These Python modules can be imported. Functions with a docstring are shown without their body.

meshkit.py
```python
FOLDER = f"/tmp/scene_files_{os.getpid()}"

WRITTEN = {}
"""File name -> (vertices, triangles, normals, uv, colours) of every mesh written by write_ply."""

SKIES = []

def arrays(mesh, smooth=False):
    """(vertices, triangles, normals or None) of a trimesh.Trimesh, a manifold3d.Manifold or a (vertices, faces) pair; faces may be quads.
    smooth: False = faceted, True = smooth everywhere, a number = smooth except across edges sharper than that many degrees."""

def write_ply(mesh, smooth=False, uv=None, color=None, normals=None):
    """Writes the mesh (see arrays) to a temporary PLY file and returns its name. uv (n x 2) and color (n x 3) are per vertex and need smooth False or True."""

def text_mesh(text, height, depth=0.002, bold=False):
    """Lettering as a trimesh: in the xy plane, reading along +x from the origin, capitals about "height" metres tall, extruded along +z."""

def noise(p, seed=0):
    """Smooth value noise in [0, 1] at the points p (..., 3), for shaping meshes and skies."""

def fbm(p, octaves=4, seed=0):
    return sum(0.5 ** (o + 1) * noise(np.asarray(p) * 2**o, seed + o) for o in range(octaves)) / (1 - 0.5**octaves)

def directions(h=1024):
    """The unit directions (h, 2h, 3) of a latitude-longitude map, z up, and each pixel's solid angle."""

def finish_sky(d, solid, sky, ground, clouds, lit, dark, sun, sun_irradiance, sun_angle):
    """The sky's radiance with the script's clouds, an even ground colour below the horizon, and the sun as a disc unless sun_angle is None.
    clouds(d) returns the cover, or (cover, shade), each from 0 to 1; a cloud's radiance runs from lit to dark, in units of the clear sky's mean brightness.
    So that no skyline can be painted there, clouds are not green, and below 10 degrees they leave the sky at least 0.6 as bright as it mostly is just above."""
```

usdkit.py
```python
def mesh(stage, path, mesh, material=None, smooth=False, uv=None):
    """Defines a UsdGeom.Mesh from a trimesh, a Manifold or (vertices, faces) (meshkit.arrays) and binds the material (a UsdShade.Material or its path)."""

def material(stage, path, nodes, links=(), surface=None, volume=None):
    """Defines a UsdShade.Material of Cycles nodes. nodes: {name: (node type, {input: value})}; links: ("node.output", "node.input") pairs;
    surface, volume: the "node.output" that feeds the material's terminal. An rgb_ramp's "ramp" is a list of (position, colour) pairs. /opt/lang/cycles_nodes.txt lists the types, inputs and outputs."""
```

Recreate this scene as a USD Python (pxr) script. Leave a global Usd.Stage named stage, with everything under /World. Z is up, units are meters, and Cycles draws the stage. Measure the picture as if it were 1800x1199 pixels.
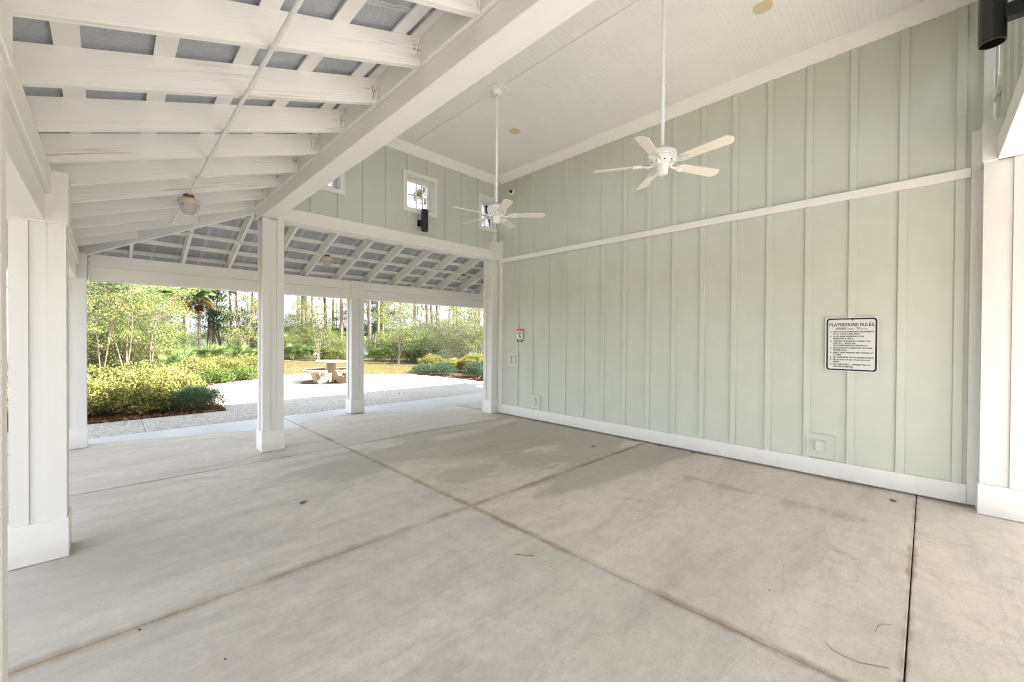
import math, random
import numpy as np, trimesh, manifold3d, usdkit, meshkit
from shapely.geometry import Polygon, box as sbox, MultiPolygon, Point
from pxr import Usd, UsdGeom, UsdLux, UsdShade, Gf, Sdf, Vt

stage = Usd.Stage.CreateInMemory()
W = '/World'
UsdGeom.Xform.Define(stage, W)
UsdGeom.Scope.Define(stage, W + '/Looks')
rng = np.random.default_rng(7)
random.seed(7)

# ------------------------------------------------------------------ camera, sky, sun
YAW, PITCH, ROLL, FPX, EYE = 0.778584, -0.00770291, 0.00586409, 719.4647, 1.6
Fw = np.array([math.sin(YAW) * math.cos(PITCH), math.cos(YAW) * math.cos(PITCH), math.sin(PITCH)])
r0 = np.array([math.cos(YAW), -math.sin(YAW), 0.0]); u0 = np.cross(r0, Fw)
Rt = r0 * math.cos(ROLL) + u0 * math.sin(ROLL); Up = np.cross(Rt, Fw)
cam = UsdGeom.Camera.Define(stage, W + '/camera')
cam.CreateHorizontalApertureAttr(36.0)
cam.CreateVerticalApertureAttr(36.0 * 682 / 1024)
cam.CreateFocalLengthAttr(FPX / 1800 * 36.0)
cam.CreateClippingRangeAttr(Gf.Vec2f(0.05, 5000))
cam.CreateExposureAttr(2.91)
cam.AddTransformOp().Set(Gf.Matrix4d(*Rt, 0, *Up, 0, *(-Fw), 0, 0, 0, EYE, 1))

SUN_AZ, SUN_EL = math.radians(140), math.radians(41)      # azimuth from +y towards +x
sdir = np.array([math.sin(SUN_AZ) * math.cos(SUN_EL), math.cos(SUN_AZ) * math.cos(SUN_EL), math.sin(SUN_EL)])
sun = UsdLux.DistantLight.Define(stage, W + '/sun')
sun.CreateIntensityAttr(1.1); sun.CreateAngleAttr(3.0); sun.CreateNormalizeAttr(True)
sun.CreateColorAttr(Gf.Vec3f(1.0, 0.955, 0.90))
zx = np.cross([0, 0, 1], sdir); zx /= np.linalg.norm(zx); zy = np.cross(sdir, zx)
sun.AddTransformOp().Set(Gf.Matrix4d(*zx, 0, *zy, 0, *sdir, 0, 0, 0, 50, 1))
sky = UsdLux.DomeLight.Define(stage, W + '/sky')
sky.GetPrim().SetCustomDataByKey('kind', 'structure')
skym = usdkit.material(stage, W + '/Looks/sky_air', {
    'tc': ('texture_coordinate', {}),
    'sky': ('sky_texture', {'sky_type': 'single_scattering', 'sun_disc': False, 'sun_elevation': SUN_EL, 'sun_rotation': SUN_AZ, 'aerosol_density': 2.2}),
    'mp': ('mapping', {'scale': (1.5, 1.5, 4.0)}),
    'n': ('noise_texture', {'scale': 1.6, 'detail': 6.0, 'roughness': 0.55}),
    'r': ('rgb_ramp', {'ramp': [(0.25, (0.45,) * 3), (0.65, (0.92,) * 3)]}),
    'm': ('mix', {'color2': (6.6, 6.9, 7.4)}),
    'b': ('background_shader', {'strength': 0.055})},
    [('tc.generated', 'mp.vector'), ('mp.vector', 'n.vector'), ('n.fac', 'r.fac'), ('r.color', 'm.fac'), ('sky.color', 'm.color1'), ('m.color', 'b.color')], surface='b.background')
UsdShade.MaterialBindingAPI.Apply(sky.GetPrim()).Bind(skym)

# ------------------------------------------------------------------ helpers
used = {}
def numbered(parent, name):
    k = parent + '/' + name
    n = used.get(k, 0); used[k] = n + 1
    return k if n == 0 else f'{k}_{n:03d}'
def tag(p, label=None, cat=None, group=None, kind=None):
    for k, v in (('label', label), ('category', cat), ('group', group), ('kind', kind)):
        if v: p.SetCustomDataByKey(k, v)
    return p
def thing(name, label=None, cat=None, loc=(0, 0, 0), rz=0, group=None, kind=None, scale=None):
    x = UsdGeom.Xform.Define(stage, numbered(W, name))
    if any(loc): x.AddTranslateOp().Set(Gf.Vec3d(*map(float, loc)))
    if rz: x.AddRotateZOp().Set(float(rz))
    if scale is not None: x.AddScaleOp().Set(Gf.Vec3f(*([scale] * 3 if np.ndim(scale) == 0 else scale)))
    return tag(x.GetPrim(), label, cat, group, kind)
LEAFY = set()
def islands(mesh, prim):
    import scipy.sparse as sp
    from scipy.sparse.csgraph import connected_components
    f = np.asarray(mesh.faces); n = len(mesh.vertices)
    g = sp.coo_matrix((np.ones(len(f) * 2), (np.r_[f[:, 0], f[:, 1]], np.r_[f[:, 1], f[:, 2]])), shape=(n, n))
    k, lab = connected_components(g, False)
    val = np.random.default_rng(k + n).uniform(0, 1, k).astype(np.float32)[lab]
    UsdGeom.PrimvarsAPI(prim).CreatePrimvar('rnd', Sdf.ValueTypeNames.FloatArray, 'vertex').Set(Vt.FloatArray.FromNumpy(val))
def part(name, mesh, mat, parent=None, smooth=False, label=None):
    pp = W if parent is None else str(parent.GetPath())
    m = usdkit.mesh(stage, numbered(pp, name), mesh, MT[mat], smooth=smooth).GetPrim()
    if label: m.SetCustomDataByKey('label', label)
    if mat in LEAFY: islands(mesh, m)
    return m
def group_part(name, parent):
    return UsdGeom.Xform.Define(stage, numbered(str(parent.GetPath()), name)).GetPrim()
def copy(src, loc, rz=0, scale=1.0, label=None, cat=None, group=None):
    nm = src.GetName().rstrip('0123456789').rstrip('_')
    x = UsdGeom.Xform.Define(stage, numbered(W, nm))
    x.AddTranslateOp().Set(Gf.Vec3d(*map(float, loc))); x.AddRotateZOp().Set(float(rz))
    x.AddScaleOp().Set(Gf.Vec3f(*([scale] * 3 if np.ndim(scale) == 0 else scale)))
    p = x.GetPrim(); p.GetReferences().AddInternalReference(src.GetPath()); p.SetInstanceable(True)
    return tag(p, label, cat, group)

def cat(ms): return trimesh.util.concatenate(ms)
_CF = None
def bx(x0, x1, y0, y1, z0, z1, c=0.0):
    lo = np.array([min(x0, x1), min(y0, y1), min(z0, z1)], float); hi = np.array([max(x0, x1), max(y0, y1), max(z0, z1)], float)
    if c <= 0:
        m = trimesh.creation.box(bounds=[lo, hi]); return m
    c = min(c, 0.45 * (hi - lo).min())
    pts = []
    for s in np.ndindex(2, 2, 2):
        q = np.where(s, hi, lo); d = np.where(s, -c, c)
        for a in range(3):
            p = q.copy()
            for b in range(3):
                if b != a: p[b] += d[b]
            pts.append(p)
    return trimesh.convex.convex_hull(np.array(pts))
def prism(poly, axis, a, b, order=None):
    """poly: 2-D points in the two other axes (in x,y,z order), extruded along axis from a to b"""
    m = trimesh.creation.extrude_polygon(poly if hasattr(poly, 'exterior') else Polygon(poly), b - a, engine='earcut')
    v = m.vertices.copy(); o = np.zeros_like(v); rest = [i for i in range(3) if i != axis]
    o[:, rest[0]] = v[:, 0]; o[:, rest[1]] = v[:, 1]; o[:, axis] = v[:, 2] + a
    f = m.faces
    if axis == 1: f = f[:, ::-1]
    return trimesh.Trimesh(o, f, process=False)
def tube(pts, rad, n=8, caps=True):
    pts = np.asarray(pts, float); rad = np.broadcast_to(np.asarray(rad, float), (len(pts),))
    t = np.gradient(pts, axis=0); t /= np.linalg.norm(t, axis=1, keepdims=True) + 1e-12
    ref = np.array([0, 0, 1.0]) if abs(t[0][2]) < 0.9 else np.array([1.0, 0, 0])
    a = np.cross(t, ref); a /= np.linalg.norm(a, axis=1, keepdims=True) + 1e-12; b = np.cross(t, a)
    th = np.linspace(0, 2 * np.pi, n, endpoint=False)
    v = pts[:, None] + rad[:, None, None] * (np.cos(th)[None, :, None] * a[:, None] + np.sin(th)[None, :, None] * b[:, None])
    k = len(pts); v = v.reshape(-1, 3); f = []
    for i in range(k - 1):
        for j in range(n):
            p, q, r, s = i * n + j, i * n + (j + 1) % n, (i + 1) * n + (j + 1) % n, (i + 1) * n + j
            f += [[p, r, q], [p, s, r]]
    if caps:
        for j in range(1, n - 1): f += [[0, j, j + 1], [(k - 1) * n, (k - 1) * n + j + 1, (k - 1) * n + j]]
    m = trimesh.Trimesh(v, f, process=False); m.fix_normals() if False else None
    m.invert() if m.volume < 0 else None
    return m
def lathe(prof, n=32, at=(0, 0, 0)):
    m = trimesh.creation.revolve(np.asarray(prof, float), sections=n)
    if m.volume < 0: m.invert()
    m.apply_translation(at); return m
def cyl(r, z0, z1, at=(0, 0), n=24): return lathe([(0, z0), (r, z0), (r, z1), (0, z1)], n, (at[0], at[1], 0))
def mv(m, t=(0, 0, 0), rz=0, rx=0, ry=0):
    T = trimesh.transformations
    m = m.copy(); m.apply_transform(T.translation_matrix(t) @ T.rotation_matrix(rz, [0, 0, 1]) @ T.rotation_matrix(ry, [0, 1, 0]) @ T.rotation_matrix(rx, [1, 0, 0])); return m
def at(px, d, z=0.0):
    """point on the ground at bearing of the photograph's column px and d metres ahead"""
    q = Fw * d + Rt * (px - 900) / FPX * d
    return np.array([q[0], q[1], z])

# ------------------------------------------------------------------ materials
MT = {}
def M(name, nodes, links, surface='p.BSDF'):
    MT[name] = usdkit.material(stage, W + '/Looks/' + name, nodes, links, surface=surface)
def paint(name, col, rough=0.5, var=0.06, dirt=(0.35, 0.30, 0.2), dirt_amt=0.25, bump=0.08, sc=3.0):
    c = np.array(col)
    M(name, {'g': ('geometry', {}), 'sz': ('separate_xyz', {}), 'gm': ('map_range', {'range_type': 'smoothstep', 'from_min': 0.22, 'from_max': 0.0, 'to_min': 0.0, 'to_max': 0.42, 'clamp': True}), 'gq': ('math', {'math_type': 'multiply'}), 'gr': ('mix', {'color2': (0.33, 0.28, 0.20)}), 'n': ('noise_texture', {'scale': sc, 'detail': 5.0, 'roughness': 0.6}), 'oi': ('object_info', {}),
             'r': ('rgb_ramp', {'ramp': [(0.3, tuple(c * (1 - var))), (0.7, tuple(np.minimum(c * (1 + var * 0.6), 0.9)))]}),
             'ds': ('noise_texture', {'scale': 9.0, 'detail': 8.0, 'roughness': 0.7}),
             'dr': ('rgb_ramp', {'ramp': [(0.60, (0, 0, 0)), (0.80, (dirt_amt,) * 3)]}),
             'mx': ('mix', {'color2': dirt}),
             'fb': ('noise_texture', {'scale': 160.0, 'detail': 2.0}),
             'b': ('bump', {'strength': bump, 'distance': 0.002}),
             'p': ('principled_bsdf', {'roughness': rough, 'specular_ior_level': 0.35})},
      [('g.position', 'n.vector'), ('g.position', 'ds.vector'), ('g.position', 'fb.vector'), ('n.fac', 'r.fac'), ('ds.fac', 'dr.fac'), ('dr.color', 'mx.fac'), ('r.color', 'mx.color1'),
       ('g.position', 'sz.vector'), ('sz.z', 'gm.value'), ('gm.result', 'gq.value1'), ('ds.fac', 'gq.value2'), ('gq.value', 'gr.fac'), ('mx.color', 'gr.color1'), ('gr.color', 'p.base_color'), ('fb.fac', 'b.height'), ('b.normal', 'p.normal')])
WHITE = (0.83, 0.812, 0.785)
paint('white_paint', (0.77, 0.757, 0.735), 0.45, 0.03, dirt_amt=0.14)
paint('ceiling_paint', (0.86, 0.845, 0.82), 0.55, 0.02, dirt_amt=0.04)
paint('sage_paint', (0.575, 0.598, 0.525), 0.5, 0.035, dirt=(0.3, 0.31, 0.24), dirt_amt=0.12)
paint('sage_trim', (0.582, 0.606, 0.532), 0.5, 0.03, dirt=(0.3, 0.31, 0.24), dirt_amt=0.08)
paint('plastic_white', (0.82, 0.82, 0.80), 0.35, 0.01, dirt_amt=0.02)
paint('cream_metal', (0.60, 0.54, 0.42), 0.45, 0.06, dirt_amt=0.3)
paint('fan_blade', (0.80, 0.755, 0.67), 0.45, 0.03, dirt_amt=0.1)
paint('sage_box', (0.62, 0.638, 0.575), 0.4, 0.02, dirt_amt=0.1)
def grain(name, sc, col=WHITE, crack=0.55, rot=(0, 0, 0)):
    """painted rough-sawn timber: grain runs along the axis that has the small scale"""
    c = np.array(col)
    M(name, {'g': ('geometry', {}), 'mp': ('mapping', {'mapping_type': 'texture', 'rotation': rot, 'scale': tuple(1 / s for s in sc)}), 'mq': ('mapping', {'mapping_type': 'texture', 'rotation': rot, 'scale': tuple(1 / (s * 0.45 if s < 5 else s * 0.11) for s in sc)}),
             'n': ('noise_texture', {'scale': 1.0, 'detail': 6.0, 'roughness': 0.68, 'distortion': 0.5}),
             'q': ('noise_texture', {'scale': 1.0, 'detail': 3.0}),
             'cr': ('rgb_ramp', {'ramp': [(0.52, (0, 0, 0)), (0.60, (1, 1, 1))]}),
             'qr': ('rgb_ramp', {'ramp': [(0.48, (0.07 * crack,) * 3), (0.58, (0.30 * crack,) * 3), (0.68, (crack,) * 3)]}),
             'mu': ('mix', {'mix_type': 'multiply', 'fac': 1.0}),
             'v': ('rgb_ramp', {'ramp': [(0.3, tuple(c * 0.95)), (0.7, tuple(c))]}),
             'mx': ('mix', {'color2': (0.36, 0.275, 0.185)}),
             'b': ('bump', {'strength': 0.28 if crack > 0.3 else 0.12, 'distance': 0.003}),
             'p': ('principled_bsdf', {'roughness': 0.55, 'specular_ior_level': 0.3})},
      [('g.position', 'mp.vector'), ('g.position', 'mq.vector'), ('mp.vector', 'n.vector'), ('mq.vector', 'q.vector'), ('n.fac', 'cr.fac'), ('q.fac', 'qr.fac'), ('cr.color', 'mu.color1'), ('qr.color', 'mu.color2'),
       ('q.fac', 'v.fac'), ('v.color', 'mx.color1'), ('mu.color', 'mx.fac'), ('mx.color', 'p.base_color'), ('n.fac', 'b.height'), ('b.normal', 'p.normal')])
SLA = math.atan(0.35)
grain('rafter_along_x', (1.8, 95, 95), crack=0.75, rot=(0, -SLA, 0))
grain('rafter_along_y', (95, 1.8, 95), crack=0.75, rot=(-SLA, 0, 0))
grain('beam_along_y', (60, 0.9, 60), crack=0.02)
grain('beam_along_x', (0.9, 60, 60), crack=0.02)
grain('post_grain', (60, 60, 0.8), col=(0.74, 0.73, 0.71), crack=0.02)
def plain(name, col, rough=0.5, metal=0.0, spec=0.5, **kw):
    M(name, {'p': ('principled_bsdf', {'base_color': col, 'roughness': rough, 'metallic': metal, 'specular_ior_level': spec, **kw})}, [])
plain('black_metal', (0.012, 0.011, 0.010), 0.38, 0.0, 0.5)
plain('dark_void', (0.008, 0.008, 0.008), 0.6)
plain('caulk_line', (0.46, 0.38, 0.27), 0.8)
plain('torn_caulk', (0.40, 0.35, 0.27), 0.8)
plain('brass', (0.60, 0.42, 0.12), 0.3, 1.0)
plain('sign_black', (0.02, 0.02, 0.02), 0.5)
plain('sign_red', (0.62, 0.015, 0.02), 0.45)
plain('sign_white', (0.66, 0.67, 0.66), 0.35)
plain('rust', (0.16, 0.07, 0.03), 0.8)
plain('recess_cream', (0.68, 0.58, 0.38), 0.45)
plain('screw', (0.05, 0.045, 0.04), 0.5, 0.5)
def metal(name, lo, hi, mt):
    M(name, {'g': ('geometry', {}), 'n': ('noise_texture', {'scale': 9.0, 'detail': 6.0, 'roughness': 0.7}), 'v': ('voronoi_texture', {'scale': 70.0}), 'bw': ('rgb_to_bw', {}),
                 'r': ('rgb_ramp', {'ramp': [(0.3, lo), (0.7, hi)]}), 'r2': ('rgb_ramp', {'ramp': [(0.0, (0.86,) * 3), (1.0, (1.06,) * 3)]}), 'a': ('mix', {'mix_type': 'multiply', 'fac': 1.0}),
                 'rr': ('rgb_ramp', {'ramp': [(0.3, (0.40,) * 3), (0.7, (0.62,) * 3)]}),
                 'p': ('principled_bsdf', {'metallic': mt})},
      [('g.position', 'n.vector'), ('g.position', 'v.vector'), ('n.fac', 'r.fac'), ('v.color', 'bw.color'), ('bw.val', 'r2.fac'), ('r.color', 'a.color1'), ('r2.color', 'a.color2'), ('a.color', 'p.base_color'), ('n.fac', 'rr.fac'), ('rr.color', 'p.roughness')])
metal('galvanized', (0.37, 0.39, 0.43), (0.47, 0.49, 0.53), 0.2)
metal('seam_metal', (0.52, 0.53, 0.54), (0.62, 0.63, 0.63), 0.15)
M('window_glass', {'t': ('transparent_bsdf', {'color': (0.97, 0.98, 0.98)}), 'gl': ('glossy_bsdf', {'color': (1, 1, 1), 'roughness': 0.02}), 'f': ('fresnel', {'IOR': 1.45}), 'm': ('mix_closure', {})},
  [('f.fac', 'm.fac'), ('t.BSDF', 'm.closure1'), ('gl.BSDF', 'm.closure2')], 'm.closure')
M('jar_glass', {'t': ('transparent_bsdf', {'color': (0.80, 0.82, 0.82)}), 'd': ('principled_bsdf', {'base_color': (0.62, 0.63, 0.62), 'roughness': 0.25}), 'm': ('mix_closure', {'fac': 0.55})},
  [('t.BSDF', 'm.closure1'), ('d.BSDF', 'm.closure2')], 'm.closure')

# concrete slab: joints at x=2.45 and y=0.06, 3.03, 5.97 leave rusty stains beside them; damp and wet patches
def concrete():
    N, L = {}, []
    N['g'] = ('geometry', {}); N['s'] = ('separate_xyz', {}); L.append(('g.position', 's.vector'))
    def math_(n, op, a, b=None, c=None, **kw):
        d = {'math_type': op, **kw}; N[n] = ('math', d)
        for k, v in (('value1', a), ('value2', b), ('value3', c)):
            if v is None: continue
            if isinstance(v, str): L.append((v, f'{n}.{k}'))
            else: d[k] = v
        return n + '.value'
    def noise(n, scale, detail=5.0, rough=0.6, vec=None, dist=0.0):
        N[n] = ('noise_texture', {'scale': scale, 'detail': detail, 'roughness': rough, 'distortion': dist}); L.append((vec or 'g.position', n + '.vector')); return n + '.fac'
    def mr(n, v, a, b, c=0.0, d=1.0, smooth=True):
        N[n] = ('map_range', {'range_type': 'smoothstep' if smooth else 'linear', 'from_min': a, 'from_max': b, 'to_min': c, 'to_max': d, 'clamp': True}); L.append((v, n + '.value')); return n + '.result'
    def mix(n, f, a, b, mode='mix'):
        d = {'mix_type': mode}; N[n] = ('mix', d)
        for k, v in (('fac', f), ('color1', a), ('color2', b)):
            if isinstance(v, str): L.append((v, f'{n}.{k}'))
            else: d[k] = v
        return n + '.color'
    N['strm'] = ('mapping', {'scale': (0.35, 1.3, 1.0)}); L.append(('g.position', 'strm.vector'))
    big = noise('big', 1.1, 6.0, 0.62, 'strm.vector', 0.4)
    N['rmp'] = ('rgb_ramp', {'ramp': [(0.28, (0.55, 0.52, 0.475)), (0.5, (0.66, 0.62, 0.56)), (0.72, (0.72, 0.672, 0.60))]}); L.append((big, 'rmp.fac'))
    med = noise('med', 7.0, 8.0, 0.7)
    N['rm2'] = ('rgb_ramp', {'ramp': [(0.3, (0.86,) * 3), (0.7, (1.06,) * 3)]}); L.append((med, 'rm2.fac'))
    c = mix('c1', 1.0, 'rmp.color', 'rm2.color', 'multiply')
    fine = noise('fine', 120.0, 3.0, 0.6)
    N['rm3'] = ('rgb_ramp', {'ramp': [(0.3, (0.90,) * 3), (0.7, (1.06,) * 3)]}); L.append((fine, 'rm3.fac'))
    c = mix('c2', 1.0, c, 'rm3.color', 'multiply')
    N['st2'] = ('mapping', {'scale': (0.7, 5.5, 1.0), 'rotation': (0, 0, 0.06)}); L.append(('g.position', 'st2.vector'))
    stk = noise('stk', 1.0, 9.0, 0.68, 'st2.vector', 0.3)
    N['rm4'] = ('rgb_ramp', {'ramp': [(0.30, (0.90, 0.905, 0.91)), (0.44, (0.97,) * 3), (0.47, (1.0,) * 3), (0.72, (1.04, 1.035, 1.02))]}); L.append((stk, 'rm4.fac'))
    c = mix('c2b', 1.0, c, 'rm4.color', 'multiply')
    grn = noise('grn', 38.0, 6.0, 0.75)
    N['rm5'] = ('rgb_ramp', {'ramp': [(0.30, (0.80, 0.79, 0.77)), (0.42, (0.97,) * 3), (0.70, (1.05,) * 3)]}); L.append((grn, 'rm5.fac'))
    c = mix('c2c', 1.0, c, 'rm5.color', 'multiply')
    N['pit'] = ('voronoi_texture', {'scale': 26.0}); L.append(('g.position', 'pit.vector'))
    pm = mr('pm', 'pit.distance', 0.10, 0.05); pk = noise('pk', 2.0, 3.0); pk = mr('pk2', pk, 0.52, 0.62); pm = math_('pm2', 'multiply', pm, pk); pm = math_('pm3', 'multiply', pm, 0.5)
    c = mix('c2d', pm, c, (0.28, 0.25, 0.21))
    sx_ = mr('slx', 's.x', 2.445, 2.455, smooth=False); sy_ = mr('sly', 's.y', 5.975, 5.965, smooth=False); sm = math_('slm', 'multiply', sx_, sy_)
    c = mix('c2e', sm, c, mix('c2f', 1.0, c, (1.09, 1.065, 1.035), 'multiply'))  # right slabs brightened and warmed: stronger light there put into the colour
    # damp, greenish-grey areas deep in the room
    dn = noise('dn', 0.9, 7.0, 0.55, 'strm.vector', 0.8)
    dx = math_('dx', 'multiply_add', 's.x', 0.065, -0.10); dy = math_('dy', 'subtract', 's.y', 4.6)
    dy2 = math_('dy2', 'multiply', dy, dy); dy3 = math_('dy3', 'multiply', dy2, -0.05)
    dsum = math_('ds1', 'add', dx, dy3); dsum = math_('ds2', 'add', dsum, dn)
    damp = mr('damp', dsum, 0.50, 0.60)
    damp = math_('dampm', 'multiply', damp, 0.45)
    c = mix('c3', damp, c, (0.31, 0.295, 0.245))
    tl = math_('tl1', 'subtract', dn, 0.5); tl = math_('tl2', 'absolute', tl); tl = mr('tl3', tl, 0.010, 0.0); tl = math_('tl4', 'multiply', tl, 0.16)
    tb = math_('tb1', 'subtract', big, 0.55); tb = math_('tb2', 'absolute', tb); tb = mr('tb3', tb, 0.006, 0.0); tb = math_('tb4', 'multiply', tb, 0.12); tl = math_('tl5', 'maximum', tl, tb)
    c = mix('c3t', tl, c, (0.30, 0.26, 0.20))
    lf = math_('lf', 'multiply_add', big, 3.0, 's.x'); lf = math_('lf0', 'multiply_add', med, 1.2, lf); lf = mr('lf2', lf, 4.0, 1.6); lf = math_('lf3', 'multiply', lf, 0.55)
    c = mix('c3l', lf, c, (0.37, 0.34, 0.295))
    # small dark spots and blotches
    sp = noise('sp', 3.2, 9.0, 0.72, None, 0.5); spm = mr('spm', sp, 0.64, 0.70); spm = math_('spk', 'multiply', spm, 0.35)
    c = mix('c4', spm, c, (0.27, 0.26, 0.22))
    # joint stains
    wob = noise('wob', 5.0, 4.0, 0.6); w2 = math_('w2', 'multiply_add', wob, 0.10, -0.05)
    prev = None
    for i, (ax, v0, wd) in enumerate((('s.x', 2.45, 0.060), ('s.y', 0.06, 0.03), ('s.y', 3.03, 0.085), ('s.y', 5.97, 0.05), ('s.x', 5.88, 0.11))):
        d = math_(f'j{i}a', 'subtract', ax, v0); d = math_(f'j{i}b', 'absolute', d); d = math_(f'j{i}c', 'add', d, w2)
        m = mr(f'j{i}d', d, wd, 0.0)
        prev = m if prev is None else math_(f'j{i}e', 'maximum', prev, m)
    jn = noise('jn', 2.2, 6.0, 0.65); jm = mr('jm', jn, 0.34, 0.62, 0.25, 1.0)
    js = math_('js', 'multiply', prev, jm); js = math_('js2', 'multiply', js, 0.68)
    c = mix('c5', js, c, (0.27, 0.195, 0.11))
    # tan rust drifts parallel to the wall
    td = math_('t1', 'subtract', 's.x', 4.75); td = math_('t2', 'absolute', td); td = math_('t3', 'add', td, w2)
    tm = mr('t4', td, 0.16, 0.0); tn = noise('tn', 3.0, 7.0, 0.7); tk = mr('t5', tn, 0.45, 0.62); tm = math_('t6', 'multiply', tm, tk); tm = math_('t7', 'multiply', tm, 0.45)
    yk = mr('t8', 's.y', 3.1, 2.0); tm = math_('t9', 'multiply', tm, yk)
    c = mix('c6', tm, c, (0.33, 0.25, 0.15))
    # wet rim near the slab's outer edge
    wn = noise('wn', 0.8, 6.0, 0.55); wy = math_('wy', 'multiply_add', wn, 1.1, 's.y')
    wet = mr('wet', wy, 9.08, 9.16)
    c = mix('c7', wet, c, mix('c7b', 1.0, c, (0.80, 0.83, 0.88), 'multiply'))
    L.append((c, 'p.base_color'))
    rgh = mr('rg', med, 0.3, 0.7, 0.62, 0.78)
    rdx = math_('rd', 'multiply', damp, 0.16); rgh = math_('rg2', 'subtract', rgh, rdx)
    rw = math_('rw', 'multiply', wet, -0.50); sw_ = math_('spw', 'multiply_add', wet, 0.75, 0.22); L.append((sw_, 'p.specular_ior_level')); rgh = math_('rg3', 'add', rgh, rw); rgh = math_('rg4', 'maximum', rgh, 0.05)
    L.append((rgh, 'p.roughness'))
    N['brm'] = ('mapping', {'scale': (14.0, 150.0, 1.0)}); L.append(('g.position', 'brm.vector'))
    br = noise('br', 1.0, 3.0, 0.5, 'brm.vector')
    bh = math_('bh', 'multiply_add', br, 0.5, fine)
    N['b'] = ('bump', {'strength': 0.22, 'distance': 0.003}); L.append((bh, 'b.height')); L.append(('b.normal', 'p.normal'))
    N['p'] = ('principled_bsdf', {})
    M('concrete', N, L)
concrete()
M('joint_dark', {'p': ('principled_bsdf', {'base_color': (0.03, 0.025, 0.02), 'roughness': 0.9})}, [])
M('shell_concrete', {'g': ('geometry', {}), 'v': ('voronoi_texture', {'scale': 42.0}), 'v2': ('voronoi_texture', {'scale': 95.0}), 'n': ('noise_texture', {'scale': 0.7, 'detail': 6.0}),
                     'r': ('rgb_ramp', {'ramp': [(0.0, (0.10, 0.096, 0.088)), (0.35, (0.33, 0.316, 0.29)), (1.0, (0.56, 0.537, 0.50))]}), 'bw': ('rgb_to_bw', {}), 'bw2': ('rgb_to_bw', {}),
                     'r2': ('rgb_ramp', {'ramp': [(0.0, (0.70,) * 3), (1.0, (1.15,) * 3)]}), 'mu': ('mix', {'mix_type': 'multiply', 'fac': 1.0}),
                     'r3': ('rgb_ramp', {'ramp': [(0.3, (0.86,) * 3), (0.7, (1.06, 1.05, 1.02))]}), 'mv': ('mix', {'mix_type': 'multiply', 'fac': 1.0}),
                     'b': ('bump', {'strength': 0.5, 'distance': 0.006}), 'p': ('principled_bsdf', {'roughness': 0.75})},
  [('g.position', 'v.vector'), ('g.position', 'v2.vector'), ('g.position', 'n.vector'), ('v.color', 'bw.color'), ('bw.val', 'r.fac'), ('v2.color', 'bw2.color'), ('bw2.val', 'r2.fac'), ('r.color', 'mu.color1'), ('r2.color', 'mu.color2'),
   ('n.fac', 'r3.fac'), ('mu.color', 'mv.color1'), ('r3.color', 'mv.color2'), ('mv.color', 'p.base_color'), ('v.distance', 'b.height'), ('b.normal', 'p.normal')])
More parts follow.
